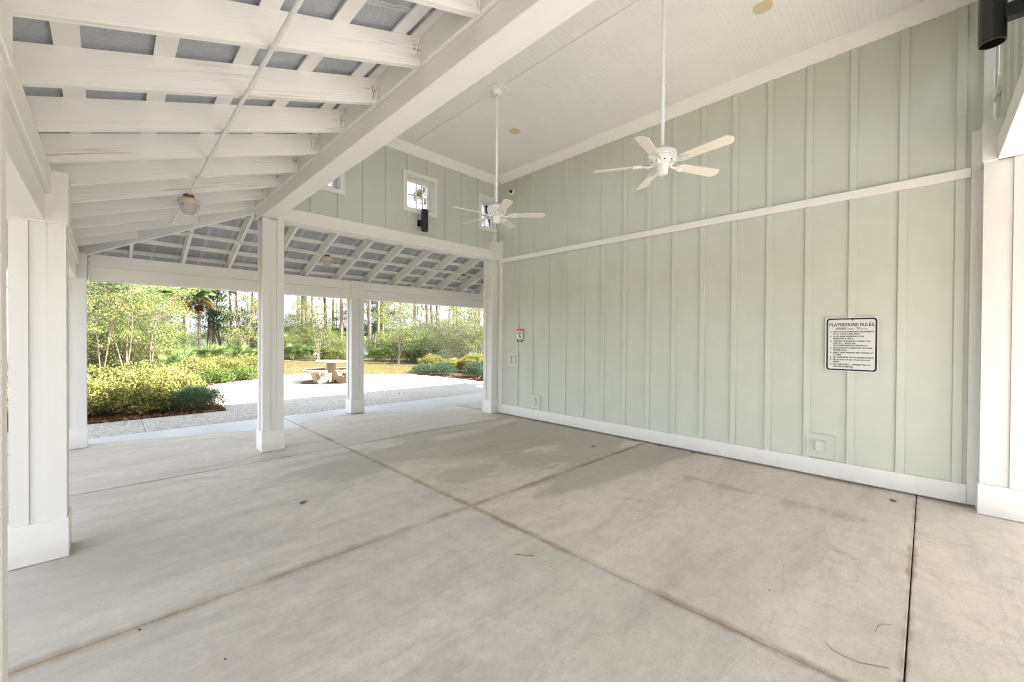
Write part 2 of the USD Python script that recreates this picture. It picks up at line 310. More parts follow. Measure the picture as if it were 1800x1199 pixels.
def earth(name, ramp, s1=3.0, s2=60.0, bump=0.5, rough=0.9):
    M(name, {'g': ('geometry', {}), 'n': ('noise_texture', {'scale': s1, 'detail': 8.0, 'roughness': 0.65}), 'n2': ('noise_texture', {'scale': s2, 'detail': 4.0, 'roughness': 0.6}),
             'ad': ('math', {'math_type': 'multiply_add', 'value2': 0.55}), 'sc': ('math', {'math_type': 'multiply', 'value2': 0.45}), 'r': ('rgb_ramp', {'ramp': ramp}), 'b': ('bump', {'strength': bump, 'distance': 0.02}), 'p': ('principled_bsdf', {'roughness': rough, 'specular_ior_level': 0.2})},
      [('g.position', 'n.vector'), ('g.position', 'n2.vector'), ('n.fac', 'sc.value1'), ('n2.fac', 'ad.value1'), ('sc.value', 'ad.value3'), ('ad.value', 'r.fac'), ('r.color', 'p.base_color'), ('n2.fac', 'b.height'), ('b.normal', 'p.normal')])
earth('soil', [(0.3, (0.10, 0.075, 0.045)), (0.5, (0.15, 0.13, 0.06)), (0.7, (0.20, 0.19, 0.09))])
earth('mulch', [(0.3, (0.025, 0.015, 0.010)), (0.5, (0.065, 0.036, 0.022)), (0.72, (0.13, 0.078, 0.05))], 5.0, 45.0, 0.9)
earth('turf', [(0.3, (0.115, 0.105, 0.042)), (0.5, (0.17, 0.15, 0.066)), (0.7, (0.225, 0.19, 0.095))], 0.8, 30.0)
earth('table_stone', [(0.3, (0.25, 0.185, 0.125)), (0.5, (0.32, 0.245, 0.175)), (0.7, (0.38, 0.305, 0.23))], 6.0, 90.0, 0.3)
plain('pale_concrete', (0.41, 0.40, 0.385), 0.85, 0.0, 0.2)
M('water', {'g': ('geometry', {}), 'n': ('noise_texture', {'scale': 2.5, 'detail': 4.0}), 'b': ('bump', {'strength': 0.25, 'distance': 0.05}), 'p': ('principled_bsdf', {'base_color': (0.05, 0.065, 0.06), 'roughness': 0.08, 'specular_ior_level': 0.6})},
  [('g.position', 'n.vector'), ('n.fac', 'b.height'), ('b.normal', 'p.normal')])
M('bark_pale', {'g': ('geometry', {}), 'mp': ('mapping', {'scale': (9, 9, 2.2)}), 'n': ('noise_texture', {'scale': 1.4, 'detail': 6.0}), 'r': ('rgb_ramp', {'ramp': [(0.3, (0.11, 0.08, 0.06)), (0.7, (0.24, 0.19, 0.15))]}), 'b': ('bump', {'strength': 0.6, 'distance': 0.02}), 'p': ('principled_bsdf', {'roughness': 0.85})},
  [('g.position', 'mp.vector'), ('mp.vector', 'n.vector'), ('n.fac', 'r.fac'), ('r.color', 'p.base_color'), ('n.fac', 'b.height'), ('b.normal', 'p.normal')])
M('bark_dark', {'g': ('geometry', {}), 'mp': ('mapping', {'scale': (9, 9, 2.2)}), 'n': ('noise_texture', {'scale': 1.4, 'detail': 6.0}), 'r': ('rgb_ramp', {'ramp': [(0.3, (0.06, 0.045, 0.035)), (0.7, (0.19, 0.15, 0.12))]}), 'b': ('bump', {'strength': 0.6, 'distance': 0.02}), 'p': ('principled_bsdf', {'roughness': 0.85})},
  [('g.position', 'mp.vector'), ('mp.vector', 'n.vector'), ('n.fac', 'r.fac'), ('r.color', 'p.base_color'), ('n.fac', 'b.height'), ('b.normal', 'p.normal')])
def leafmat(name, ramp, trans=0.35, rough=0.5):
    LEAFY.add(name)
    M(name, {'g': ('attribute', {'attribute': 'rnd'}), 'oi': ('object_info', {}), 'r': ('rgb_ramp', {'ramp': ramp}), 'h': ('hsv', {}), 'hv': ('map_range', {'from_min': 0.0, 'from_max': 1.0, 'to_min': 0.80, 'to_max': 1.2}),
             'p': ('principled_bsdf', {'roughness': rough, 'specular_ior_level': 0.3}), 't': ('translucent_bsdf', {}), 'm': ('mix_closure', {'fac': trans})},
      [('g.fac', 'r.fac'), ('r.color', 'h.color'), ('oi.random', 'hv.value'), ('hv.result', 'h.value'), ('h.color', 'p.base_color'), ('h.color', 't.color'), ('p.BSDF', 'm.closure1'), ('t.BSDF', 'm.closure2')], 'm.closure')
leafmat('leaf_yellowgreen', [(0.0, (0.06, 0.11, 0.03)), (0.4, (0.15, 0.205, 0.06)), (0.75, (0.27, 0.29, 0.10)), (0.95, (0.38, 0.33, 0.12)), (1.0, (0.34, 0.18, 0.08))])
leafmat('leaf_green', [(0.0, (0.045, 0.08, 0.028)), (0.5, (0.115, 0.16, 0.058)), (0.9, (0.20, 0.24, 0.09)), (1.0, (0.30, 0.27, 0.11))])  # lightened and desaturated in place of distance haze
leafmat('leaf_dark', [(0.0, (0.018, 0.04, 0.014)), (0.5, (0.035, 0.07, 0.022)), (1.0, (0.07, 0.11, 0.035))], 0.25)
leafmat('leaf_variegated', [(0.0, (0.045, 0.085, 0.025)), (0.30, (0.12, 0.155, 0.04)), (0.55, (0.26, 0.25, 0.065)), (0.82, (0.41, 0.36, 0.10)), (1.0, (0.50, 0.45, 0.18))])
leafmat('leaf_juniper', [(0.0, (0.025, 0.05, 0.025)), (0.5, (0.045, 0.085, 0.04)), (1.0, (0.085, 0.13, 0.06))], 0.2)
leafmat('leaf_lime', [(0.0, (0.06, 0.11, 0.02)), (0.6, (0.13, 0.2, 0.04)), (1.0, (0.25, 0.28, 0.08))])
leafmat('leaf_olive', [(0.0, (0.08, 0.11, 0.055)), (0.5, (0.16, 0.185, 0.10)), (0.9, (0.24, 0.25, 0.14)), (1.0, (0.32, 0.23, 0.12))])
leafmat('leaf_pale', [(0.0, (0.10, 0.15, 0.06)), (0.5, (0.22, 0.26, 0.11)), (0.9, (0.34, 0.35, 0.17)), (1.0, (0.42, 0.32, 0.16))], 0.4)  # far crowns made paler, haze put into the leaf colour
leafmat('needle', [(0.0, (0.03, 0.065, 0.02)), (0.6, (0.06, 0.11, 0.03)), (1.0, (0.13, 0.15, 0.04))], 0.2)
leafmat('palm_leaf', [(0.0, (0.10, 0.16, 0.05)), (0.6, (0.18, 0.25, 0.08)), (1.0, (0.30, 0.34, 0.15))], 0.3)
leafmat('palm_skirt', [(0.0, (0.14, 0.08, 0.04)), (1.0, (0.30, 0.17, 0.09))], 0.1)
leafmat('dry_leaf', [(0.0, (0.07, 0.032, 0.018)), (0.5, (0.13, 0.06, 0.03)), (0.85, (0.20, 0.10, 0.05)), (1.0, (0.24, 0.18, 0.11))], 0.15)
leafmat('grass_blade', [(0.0, (0.10, 0.105, 0.035)), (0.6, (0.18, 0.16, 0.066)), (1.0, (0.25, 0.21, 0.11))], 0.3)
leafmat('fallen_tone', [(0.0, (0.20, 0.085, 0.04)), (1.0, (0.32, 0.16, 0.08))], 0.1)
plain('pine_straw', (0.30, 0.17, 0.09), 0.7)

# ------------------------------------------------------------------ building dimensions
XW, YF, YN = 5.94, 6.50, -0.45          # green wall panel face, end walls' panel faces (far, near)
YM = 3.03                               # the pavilion is symmetric about this line
ZC = 4.99                               # ceiling
def my(y): return 2 * YM - y

# ---- floor slabs
fl = thing('floor', 'pale concrete slab floor with stained control joints', 'floor', kind='structure')
part('joint_base', bx(-0.92, 11.98, -2.98, 9.04, -0.14, -0.016), 'joint_dark', fl)
xs, ys = [-0.95, 2.45, 5.88, 12.0], [-3.02, 0.06, 3.03, 5.97, 9.08]
def slab(x0, x1, y0, y1, g=0.0035, c=0.005):
    z0, z1 = -0.12, 0.0
    a = bx(x0 + g, x1 - g, y0 + g, y1 - g, z0, z1, c); return a
for i in range(3):
    for j in range(4):
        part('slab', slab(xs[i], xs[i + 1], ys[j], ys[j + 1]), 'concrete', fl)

# ---- green board-and-batten wall on the right
wall = thing('wall', 'tall sage green board and batten wall beside the concrete floor', 'wall', kind='structure')
bat = [0.189 + 0.4055 * k for k in range(-1, 15)]
edges = [YN + 0.0] + bat + [YF + 0.03]
rail0, rail1 = 3.172, 3.262
part('core', bx(XW + 0.018, XW + 0.16, YN - 0.02, YF + 0.20, 0.0, ZC + 0.10), 'sage_paint', wall)
for lo, hi in ((0.20, rail0 + 0.01), (rail1 - 0.01, ZC)):
    for a, b in zip(edges[:-1], edges[1:]):
        part('panel', bx(XW, XW + 0.016, a + 0.0015, b - 0.0015, lo, hi), 'sage_paint', wall)
    for y in bat:
        part('batten', bx(XW - 0.020, XW - 0.0005, y - 0.034, y + 0.034, lo + 0.001, hi - 0.012 if lo < 1 else hi - 0.001, 0.003), 'sage_trim', wall)
part('trim_rail', bx(XW - 0.045, XW - 0.001, -0.282, 6.294, rail0, rail1, 0.004), 'beam_along_y', wall)
part('baseboard', bx(XW - 0.034, XW - 0.001, -0.282, 6.294, 0.018, 0.207, 0.004), 'white_paint', wall)
part('crown_molding', prism([(XW - 0.13, ZC - 0.001), (XW - 0.115, ZC - 0.03), (XW - 0.05, ZC - 0.11), (XW - 0.025, ZC - 0.135), (XW - 0.021, ZC - 0.14), (XW - 0.001, ZC - 0.14), (XW - 0.001, ZC - 0.001)], 1, YN + 0.13, YF - 0.13), 'ceiling_paint', wall)
part('corner_board', bx(XW - 0.030, XW - 0.001, -0.38, -0.283, 0.02, 3.605, 0.003), 'white_paint', wall)
part('corner_board', bx(XW - 0.026, XW - 0.001, -0.425, -0.355, 3.61, ZC - 0.142, 0.003), 'white_paint', wall)
part('corner_board', bx(XW - 0.030, XW - 0.001, 6.295, 6.41, 0.02, 3.63, 0.003), 'white_paint', wall)
# plain block of rooms behind the wall
part('rear_room', bx(XW + 0.165, 11.6, YN, YF + 0.18, 0.0, ZC + 0.1), 'sage_paint', wall)

# ---- end walls with small square windows above the headers
wins = [(1.94, 2.657), (3.684, 4.396), (5.408, 5.94)]
wz0, wz1 = 3.831, 4.558
ebat = [5.83 - 0.405 * k for k in range(0, 11)]
def end_wall(sign, label):
    """sign +1: far wall (faces -y); -1: near wall (faces +y)"""
    w = thing('end_wall', label, 'wall', kind='structure')
    Y = YF if sign > 0 else YN
    def B(x0, x1, d0, d1, z0, z1, c=0.0): return bx(x0, x1, Y + sign * d0, Y + sign * d1, z0, z1, c)
    openings = [sbox(a + 0.075, wz0 + 0.075, min(b - 0.075, XW - 0.022) if b < XW - 0.1 else XW - 0.022, wz1 - 0.075) for a, b in wins]
    trims = [sbox(a + 0.01, wz0 + 0.01, b - 0.01, wz1 - 0.01) for a, b in wins]
    region = sbox(1.60, 3.44, XW, ZC + 0.05)
    for o in openings: region = region.difference(o)
    def extr(g, d0, d1):
        a, b = sorted((Y + sign * d0, Y + sign * d1)); return prism(g, 1, a, b)
    part('core', extr(region, 0.018, 0.13), 'sage_paint', w)
    be = [1.79] + sorted(ebat) + [XW - 0.001]
    be = [b for b in be if b >= 1.79]
    for a, b in zip(be[:-1], be[1:]):
        g = sbox(a + 0.0015, 3.43, b - 0.0015, ZC)
        for t in trims: g = g.difference(t)
        for q in (g.geoms if hasattr(g, 'geoms') else [g]):
            if q.area > 1e-4: part('panel', extr(q, 0.0, 0.016), 'sage_paint', w)
    for x in ebat:
        g = sbox(x - 0.034, 3.431, x + 0.034, ZC - 0.001)
        for t in trims: g = g.difference(t)
        for q in (g.geoms if hasattr(g, 'geoms') else [g]):
            if q.area > 1e-4: part('batten', extr(q, -0.019, -0.0005), 'sage_trim', w)
    part('corner_board', B(XW - 0.11, XW - 0.0215, -0.021, -0.001, wz1 + 0.002, ZC - 0.1, 0.003), 'white_paint', w)
    part('corner_board', B(XW - 0.11, XW - 0.0215, -0.021, -0.001, 3.43, wz0 - 0.002, 0.003), 'white_paint', w)
    prof = [(-0.13, ZC - 0.001), (-0.115, ZC - 0.03), (-0.05, ZC - 0.11), (-0.025, ZC - 0.135), (-0.021, ZC - 0.14), (-0.001, ZC - 0.14), (-0.001, ZC - 0.001)]
    pr = [(Y + sign * a, z) for a, z in prof]
    if sign < 0: pr = pr[::-1]
    part('crown_molding', prism(pr, 0, 1.79, XW - 0.001), 'ceiling_paint', w)
    for a, b in wins:
        wd = group_part('window', w)
        b2 = min(b, XW - 0.0215)
        clip = b > XW - 0.1
        t = 0.075
        ix0, ix1, iz0, iz1 = a + t, (XW - 0.022 if clip else b - t), wz0 + t, wz1 - t
        part('trim', B(a, b2, -0.034, -0.002, wz1 - t, wz1, 0.003), 'white_paint', wd)
        part('trim', B(a, b2, -0.034, -0.002, wz0, wz0 + t, 0.003), 'white_paint', wd)
        part('trim', B(a, a + t, -0.034, -0.002, wz0 + t + .001, wz1 - t - .001, 0.003), 'white_paint', wd)
        if not clip: part('trim', B(b - t, b, -0.034, -0.002, wz0 + t + .001, wz1 - t - .001, 0.003), 'white_paint', wd)
        for n, bb in (('jamb', (ix0, ix0 + 0.012, iz0, iz1)), ('jamb', (ix1 - 0.012, ix1, iz0, iz1)), ('jamb', (ix0 + .0125, ix1 - .0125, iz1 - 0.012, iz1)), ('sill', (ix0 + .0125, ix1 - .0125, iz0, iz0 + 0.012))):
            part(n, B(bb[0], bb[1], -0.001, 0.20, bb[2], bb[3]), 'white_paint', wd)
        s0, s1, q0, q1 = ix0 + 0.013, ix1 - 0.013, iz0 + 0.013, iz1 - 0.013
        fw = 0.045
        sash = [B(s0, s1, 0.11, 0.15, q1 - fw, q1), B(s0, s1, 0.11, 0.15, q0, q0 + fw), B(s0, s0 + fw, 0.11, 0.15, q0 + fw, q1 - fw), B(s1 - fw, s1, 0.11, 0.15, q0 + fw, q1 - fw)]
        part('sash', cat(sash), 'white_paint', wd)
        mx, mz = (s0 + s1) / 2, (q0 + q1) / 2
        part('muntin', B(mx - 0.008, mx + 0.008, 0.118, 0.142, q0 + fw, q1 - fw), 'white_paint', wd)
        part('muntin', B(s0 + fw, s1 - fw, 0.119, 0.141, mz - 0.008, mz + 0.008), 'white_paint', wd)
        for xa, xb in ((s0 + fw, mx - 0.008), (mx + 0.008, s1 - fw)):
            for za, zb in ((q0 + fw, mz - 0.008), (mz + 0.008, q1 - fw)):
                part('pane', B(xa, xb, 0.128, 0.132, za, zb), 'window_glass', wd)
    return w
end_wall(+1, 'far upper green wall with three small square windows over the porch')
end_wall(-1, 'near upper green wall edge above the right white column')
# side wall over the centre beam, towards the left porch; its windows are added for daylight
sw = thing('side_wall', 'green upper wall with added unseen windows standing on the centre beam', 'wall', kind='structure')
cw = [(a, a + 0.86) for a in np.arange(-0.18, 6.0, 1.06)]  # unseen windows, added and sized to brighten the upper room
reg = sbox(YN - 0.13, 3.44, YF + 0.13, ZC + 0.05)
for a, b in cw: reg = reg.difference(sbox(a, 3.78, b, 4.74))
part('core', prism(reg, 0, 1.62, 1.745), 'sage_paint', sw)
for a, b in cw:
    wd = group_part('window', sw)  # added opening that lets sky light in
    part('trim', cat([bx(1.746, 1.77, a - 0.07, b + 0.07, 4.74, 4.81), bx(1.746, 1.77, a - 0.07, b + 0.07, 3.71, 3.78), bx(1.746, 1.77, a - 0.07, a, 3.781, 4.739), bx(1.746, 1.77, b, b + 0.07, 3.781, 4.739)]), 'white_paint', wd)
    part('sash', cat([bx(1.66, 1.70, a, b, 4.70, 4.739), bx(1.66, 1.70, a, b, 3.781, 3.82), bx(1.66, 1.70, a, a + 0.04, 3.8205, 4.6995), bx(1.66, 1.70, b - 0.04, b, 3.8205, 4.6995), bx(1.67, 1.69, (a + b) / 2 - 0.01, (a + b) / 2 + 0.01, 3.8205, 4.6995)]), 'white_paint', wd)
    part('pane', bx(1.678, 1.682, a + 0.04, b - 0.04, 3.82, 4.70), 'window_glass', wd)

# ---- ceiling of beadboard
ce = thing('ceiling', 'white beadboard ceiling with a centre joint strip', 'ceiling', kind='structure')
part('deck', bx(1.58, XW + 0.16, YN - 0.13, YF + 0.13, ZC + 0.016, ZC + 0.09), 'ceiling_paint', ce)
XJ = 3.79
nb = 148; y = np.linspace(YN, YF, nb + 1)
for a, b in zip(y[:-1], y[1:]):
    part('board', bx(1.76, XJ - 0.001, a + 0.0005, b - 0.0005, ZC, ZC + 0.015, 0.0012), 'ceiling_paint', ce)
    part('board', bx(XJ + 0.001, XW, a + 0.0005, b - 0.0005, ZC, ZC + 0.015, 0.0012), 'ceiling_paint', ce)
part('joint_strip', bx(XJ - 0.016, XJ + 0.016, YN + 0.13, YF - 0.30, ZC - 0.012, ZC - 0.0005, 0.003), 'ceiling_paint', ce)

# main roof above the ceiling (keeps the sky out, shades the ground)
mr_ = thing('main_roof', 'grey metal main roof above the room and rear block', 'roof', kind='structure')
rv = np.array([[1.0, -1.05, 5.12], [12.2, -1.05, 5.12], [12.2, 7.1, 5.12], [1.0, 7.1, 5.12], [4.5, 3.03, 6.9], [8.8, 3.03, 6.9]])
part('metal_skin', trimesh.Trimesh(rv, [[0, 2, 1], [0, 3, 2], [0, 1, 5], [0, 5, 4], [1, 2, 5], [2, 3, 4], [2, 4, 5], [3, 0, 4]], process=False), 'galvanized', mr_)

# ---- beams
def beam(name, label, parts):
    t = thing(name, label, 'beam')
    for n, m, mat in parts: part(n, m, mat, t)
    return t
LB = [bx(-0.50, -0.315, -2.32, 8.36, 2.40, 2.594, 0.004), bx(-0.50, -0.285, -2.32, 8.36, 2.596, 2.77, 0.004)]
beam('porch_beam', 'white stepped edge beam along the left porch columns', [('lower_board', LB[0], 'beam_along_y'), ('upper_board', LB[1], 'beam_along_y')])
FB = [bx(-0.19, 11.2, 8.465, 8.66, 2.40, 2.594, 0.004), bx(-0.19, 11.2, 8.44, 8.66, 2.596, 2.77, 0.004)]
beam('porch_beam', 'white stepped edge beam across the far porch openings', [('lower_board', FB[0], 'beam_along_x'), ('upper_board', FB[1], 'beam_along_x')])
NB = [bx(-0.19, 11.2, my(8.465), my(8.66), 2.40, 2.594, 0.004), bx(-0.19, 11.2, my(8.44), my(8.66), 2.596, 2.77, 0.004)]
beam('porch_beam', 'white stepped edge beam of the near porch, opposite the far openings', [('lower_board', NB[0], 'beam_along_x'), ('upper_board', NB[1], 'beam_along_x')])
beam('center_beam', 'thick white beam running overhead to the middle column', [
    ('beam_box', bx(1.492, 1.688, -0.63, 6.69, 3.24, 3.398, 0.005), 'beam_along_y'),
    ('ledger_board', bx(1.466, 1.505, -0.63, 6.69, 3.40, 3.74, 0.003), 'beam_along_y')])
for sg, lb in ((1, 'white header beam over the far opening below the green end wall'), (-1, 'white header beam beside the near right column')):
    a, b = (6.468, 6.69) if sg > 0 else (-0.432, my(6.69))
    z0, z1 = (3.262, 3.45) if sg > 0 else (3.235, 3.43)
    beam('header_beam', lb, [('beam_box', bx(1.69, 5.76, a, b, z0, z1, 0.004), 'beam_along_x'),
                             ('ledger_board', bx(1.69, 11.2, (6.685 if sg > 0 else my(6.685)), (6.715 if sg > 0 else my(6.715)), 3.36, 3.74, 0.003), 'beam_along_x')])

# ---- columns
def column(x, y, zc0, zc1, label, faces='-x-y+x+y', top_faces=True):
    t = thing('column', label, 'column', (x, y, 0))
    h = 0.145
    part('base', bx(-h, h, -h, h, 0.004, 0.285, 0.004), 'white_paint', t)
    s = h - 0.012
    part('shaft', bx(-s + 0.016, s - 0.016, -s + 0.016, s - 0.016, 0.285, zc0), 'post_grain', t)
    w = 0.088
    for sx in (-1, 1):
        for sy in (-1, 1):
            # L-shaped corner board
            L = Polygon([(sx * s, sy * s), (sx * (s - w), sy * s), (sx * (s - w), sy * (s - 0.0155)), (sx * (s - 0.0155), sy * (s - 0.0155)), (sx * (s - 0.0155), sy * (s - w)), (sx * s, sy * (s - w))])
            if not L.exterior.is_ccw: L = Polygon(list(L.exterior.coords)[::-1])
            part('corner_board', prism(L, 2, 0.2855, zc0 - 0.0005), 'post_grain', t)
    e, f_ = s - w, s - 0.0158
    for sg in (-1, 1):
        for k, q in enumerate((-e, e)):
            wl = 0.0022 if (k + sg) % 2 else 0.0012
            part('caulk_line', bx(q - wl, q + wl, sg * (f_ - 0.002), sg * (f_ + 0.0012), 0.286, zc0 - 0.001), 'caulk_line', t)
            part('caulk_line', bx(sg * (f_ - 0.002), sg * (f_ + 0.0012), q - wl, q + wl, 0.286, zc0 - 0.001), 'caulk_line', t)
    part('cap', bx(-h, h, -h, h, zc0, zc1, 0.004), 'white_paint', t)
    return t
column(-0.348, 4.485, 2.39, 2.765, 'nearest fully seen white column at the left edge')
column(-0.345, 1.765, 2.39, 2.765, 'white column cut by the left border of the view')
column(-0.355, 8.523, 2.40, 2.771, 'far corner porch column half hidden behind the left column')
column(3.735, 8.53, 2.40, 2.771, 'porch column in front of the picnic table')
column(-0.355, my(8.523), 2.40, 2.771, 'near corner porch column at the other end of the left beam')
column(3.735, my(8.53), 2.40, 2.771, 'porch column of the near opening, opposite the picnic table one')
column(8.0, my(8.53), 2.40, 2.771, 'near porch column beyond the green wall')
column(8.0, 8.53, 2.40, 2.771, 'far porch column beyond the green wall')
column(1.642, 6.54, 3.24, 3.399, 'tall middle white column under the end of the overhead beam')
column(1.642, my(6.54), 3.24, 3.399, 'tall white column at the near end of the overhead beam')
column(5.865, 6.555, 3.24, 3.63, 'tall white column where the green wall meets the far opening')
column(5.855, my(6.545), 3.235, 3.605, 'tall white column at the right border beside the green wall')

# ---- porch roofs
SL = 0.35; XR, ZR = 1.466, 3.385       # rafter underside at the ledger
RD = 0.19; TH = 0.038
def zr(x): return ZR - SL * (XR - x)   # left porch: underside of rafters at x
HX = 8.18                              # hip line x + y
pl_c = [-0.865 + 0.3625 * k for k in range(7)]   # purlin centres (left porch, by x)
XE = -0.98
def rafter_poly(x0, x1, tail=True):
    a = [(x0, zr(x0)), (x1, zr(x1)), (x1, zr(x1) + RD), (x0, zr(x0) + RD)]
    return a
def roof_panels(parent, place, u0, u1, pitch=0.305, clip=None, mat='galvanized'):
    """metal sheets; place maps (u along eave, x slope coordinate, z) to world"""
    k = 0; u = u0
    while u < u1 - 1e-6:
        v = min(u + pitch, u1)
        g = sbox(u, XE - 0.04, v, XR)
        if clip is not None: g = g.intersection(clip)
        if g.is_empty or g.area < 1e-4: u = v; continue
        poly = [g] if g.geom_type == 'Polygon' else [q for q in g.geoms if q.geom_type == 'Polygon']
        for q in poly:
            m = trimesh.creation.extrude_polygon(q, 0.004, engine='earcut')
            vv = m.vertices.copy()
            z = ZR - SL * (XR - vv[:, 1]) + RD + 0.024 + vv[:, 2]
            part('roof_sheet', trimesh.Trimesh(place(vv[:, 0], vv[:, 1], z), m.faces, process=False), mat, parent)
            # standing rib under and over the seam
            lo, hi = q.bounds[1], q.bounds[3]
            for off in (0.0,):
                uu = u
                seg = q.intersection(sbox(uu - 1e-4, lo - 1, uu + 0.025, hi + 1))
                if seg.is_empty or seg.area < 1e-5: continue
                b0, b1 = seg.bounds[1], seg.bounds[3]
                xx = np.array([b0, b1])
                rib = []
                for du0, du1, dz0, dz1 in ((-0.022, -0.003, -0.005, 0.030), (0.003, 0.022, -0.005, 0.018)):
                    pts = [(uu + du, x_, ZR - SL * (XR - x_) + RD + 0.024 + dz) for x_ in xx for du in (du0, du1) for dz in (dz0, dz1)]
                    pts = np.array(pts); rib.append(trimesh.convex.convex_hull(place(pts[:, 0], pts[:, 1], pts[:, 2])))
                part('seam_rib', cat(rib), 'seam_metal', parent)
        u = v
lp = thing('porch_roof', 'left porch roof of white rafters and purlins under metal sheets', 'roof')
yr = [1.772 + 0.6065 * k for k in range(-7, 11)]
for yc in yr:
    y0, y1 = yc - TH / 2, yc + TH / 2
    x1 = XR - 0.001
    if yc > 6.69: x1 = HX - yc - 0.045
    if yc < my(6.69): x1 = HX - my(yc) - 0.045
    if x1 < -0.6: continue
    part('rafter', prism(rafter_poly(XE, x1), 1, y0, y1), 'rafter_along_x', lp)
    if 1.2 < yc < 6.2:
        rr_ = np.random.default_rng(int(yc * 100)); cr = []
        for q in range(5):
            z = np.linspace(0.02 + 0.1 * rr_.uniform(), 0.10 + 0.07 * rr_.uniform(), 6); xx = XR - 0.012 - 0.05 * rr_.uniform() + 0.012 * np.cumsum(rr_.normal(size=6)) * 0.6
            xx = np.minimum(xx, XR - 0.008); cr.append(tube(np.stack([xx, np.full(6, y0 - 0.0003), zr(xx) + z], 1), [0.001, 0.002, 0.0016, 0.0025, 0.0015, 0.001], 5))
        part('torn_caulk', cat(cr), 'torn_caulk', lp)
def hipclip(c): # usable y range at slope coordinate x
    return (my(HX - c), HX - c)
for c in pl_c:
    a, b = hipclip(c)
    zt = zr(c) + RD
    poly = [(c - 0.046, zr(c - 0.046) + RD + 0.0005), (c + 0.046, zr(c + 0.046) + RD + 0.0005), (c + 0.046, zr(c + 0.046) + RD + 0.0195), (c - 0.046, zr(c - 0.046) + RD + 0.0195)]
    part('purlin', prism(poly, 1, a + 0.02, b - 0.02), 'beam_along_y', lp)
part('nailer', prism([(XR - 0.07, zr(XR - 0.07) + RD + 0.0005), (XR - 0.002, zr(XR) + RD), (XR - 0.002, zr(XR) + RD + 0.0195), (XR - 0.07, zr(XR - 0.07) + RD + 0.0195)], 1, my(6.69), 6.69), 'beam_along_y', lp)
trap = Polygon([(my(HX - XE + .04) , XE - 0.04), (HX - XE + 0.04, XE - 0.04), (HX - XR, XR), (my(HX - XR), XR)])
roof_panels(lp, lambda u, x, z: np.stack([x, u, z], 1), 1.772 + 0.085 - 0.30325 * 18, HX - XE + 0.1, 0.30325, trap)
part('fascia_board', prism([(XE - 0.022, zr(XE) - 0.02), (XE - 0.001, zr(XE) - 0.02), (XE - 0.001, zr(XE) + RD), (XE - 0.022, zr(XE) + RD)], 1, my(HX - XE), HX - XE), 'beam_along_y', lp)
# hip rafter, under the diagonal, deeper than the rest
def hip(parent, far=True):
    d = np.array([1.0, -1.0]) / math.sqrt(2); n = np.array([1.0, 1.0]) / math.sqrt(2)
    P = []
    for x in (XE + 0.02, XR + 0.0):
        for s in (-0.021, 0.021):
            q = np.array([x, HX - x]) + n * s
            for z in (zr(x) - 0.052, zr(x) + RD - 0.004): P.append([q[0], q[1] if far else my(q[1]), z])
    return trimesh.convex.convex_hull(np.array(P))
part('hip_rafter', hip(lp), 'beam_along_x', lp)
part('hip_rafter', hip(lp, False), 'beam_along_x', lp)
for far in (True, False):
    fp = thing('porch_roof', 'far porch roof of white rafters and purlins under grey metal sheets' if far else 'near porch roof of white rafters opposite the far porch', 'roof')
    F_ = (lambda y: y) if far else my
    xr_ = [1.49 + 0.6235 * k for k in range(-3, 16)]
    for xc in xr_:
        c1 = XR - 0.001 if xc > XR else xc - 0.045      # slope coordinate where it ends
        if c1 < -0.6: continue
        poly = rafter_poly(XE, c1)
        poly = [(F_(HX - c), z) for c, z in poly]
        q = Polygon(poly); q = q if q.exterior.is_ccw else Polygon(list(q.exterior.coords)[::-1])
        part('rafter', prism(q, 0, xc - TH / 2, xc + TH / 2), 'rafter_along_y', fp)
    for c in pl_c:
        poly = [(c - 0.046, zr(c - 0.046) + RD + 0.0005), (c + 0.046, zr(c + 0.046) + RD + 0.0005), (c + 0.046, zr(c + 0.046) + RD + 0.0195), (c - 0.046, zr(c - 0.046) + RD + 0.0195)]
        q = Polygon([(F_(HX - a), z) for a, z in poly]); q = q if q.exterior.is_ccw else Polygon(list(q.exterior.coords)[::-1])
        part('purlin', prism(q, 0, c + 0.02, 11.2), 'beam_along_x', fp)
    cl = Polygon([(XE - 0.04, XE - 0.04), (11.3, XE - 0.04), (11.3, XR), (XR, XR)])
    roof_panels(fp, lambda u, x, z: np.stack([u, F_(HX - x), z], 1), XE - 0.04, 11.3, 0.305, cl)
    q = Polygon([(F_(HX - a), z) for a, z in [(XE - 0.022, zr(XE) - 0.02), (XE - 0.001, zr(XE) - 0.02), (XE - 0.001, zr(XE) + RD), (XE - 0.022, zr(XE) + RD)]])
    q = q if q.exterior.is_ccw else Polygon(list(q.exterior.coords)[::-1])
    part('fascia_board', prism(q, 0, XE, 11.2), 'beam_along_x', fp)

# ---- conduits and jelly-jar lights under the porch rafters
cz = zr(0.598) - 0.013
cd = thing('conduit', 'white conduit pipe under the left porch rafters', 'conduit')
part('pipe', tube([(0.598, -1.2, cz), (0.598, 6.72, cz), (0.585, 6.86, cz - 0.004), (0.57, 6.98, cz + 0.003)], 0.0125, 8), 'white_paint', cd, smooth=True)
for y in (1.772 + 0.6065 * k for k in range(0, 9)): part('strap', bx(0.575, 0.598 + 0.03, y - 0.008, y + 0.008, cz + 0.010, cz + 0.014), 'white_paint', cd)
cd2 = thing('conduit', 'thin white conduit pipe across the far porch rafters', 'conduit')
yc2 = HX - 0.598
part('pipe', tube([(0.80, yc2 - 0.08, cz + 0.02), (0.95, yc2 - 0.05, cz + 0.005), (1.5, yc2, cz - 0.006), (6.0, yc2, cz), (8.0, yc2, cz)], 0.0125, 8), 'white_paint', cd2, smooth=True)
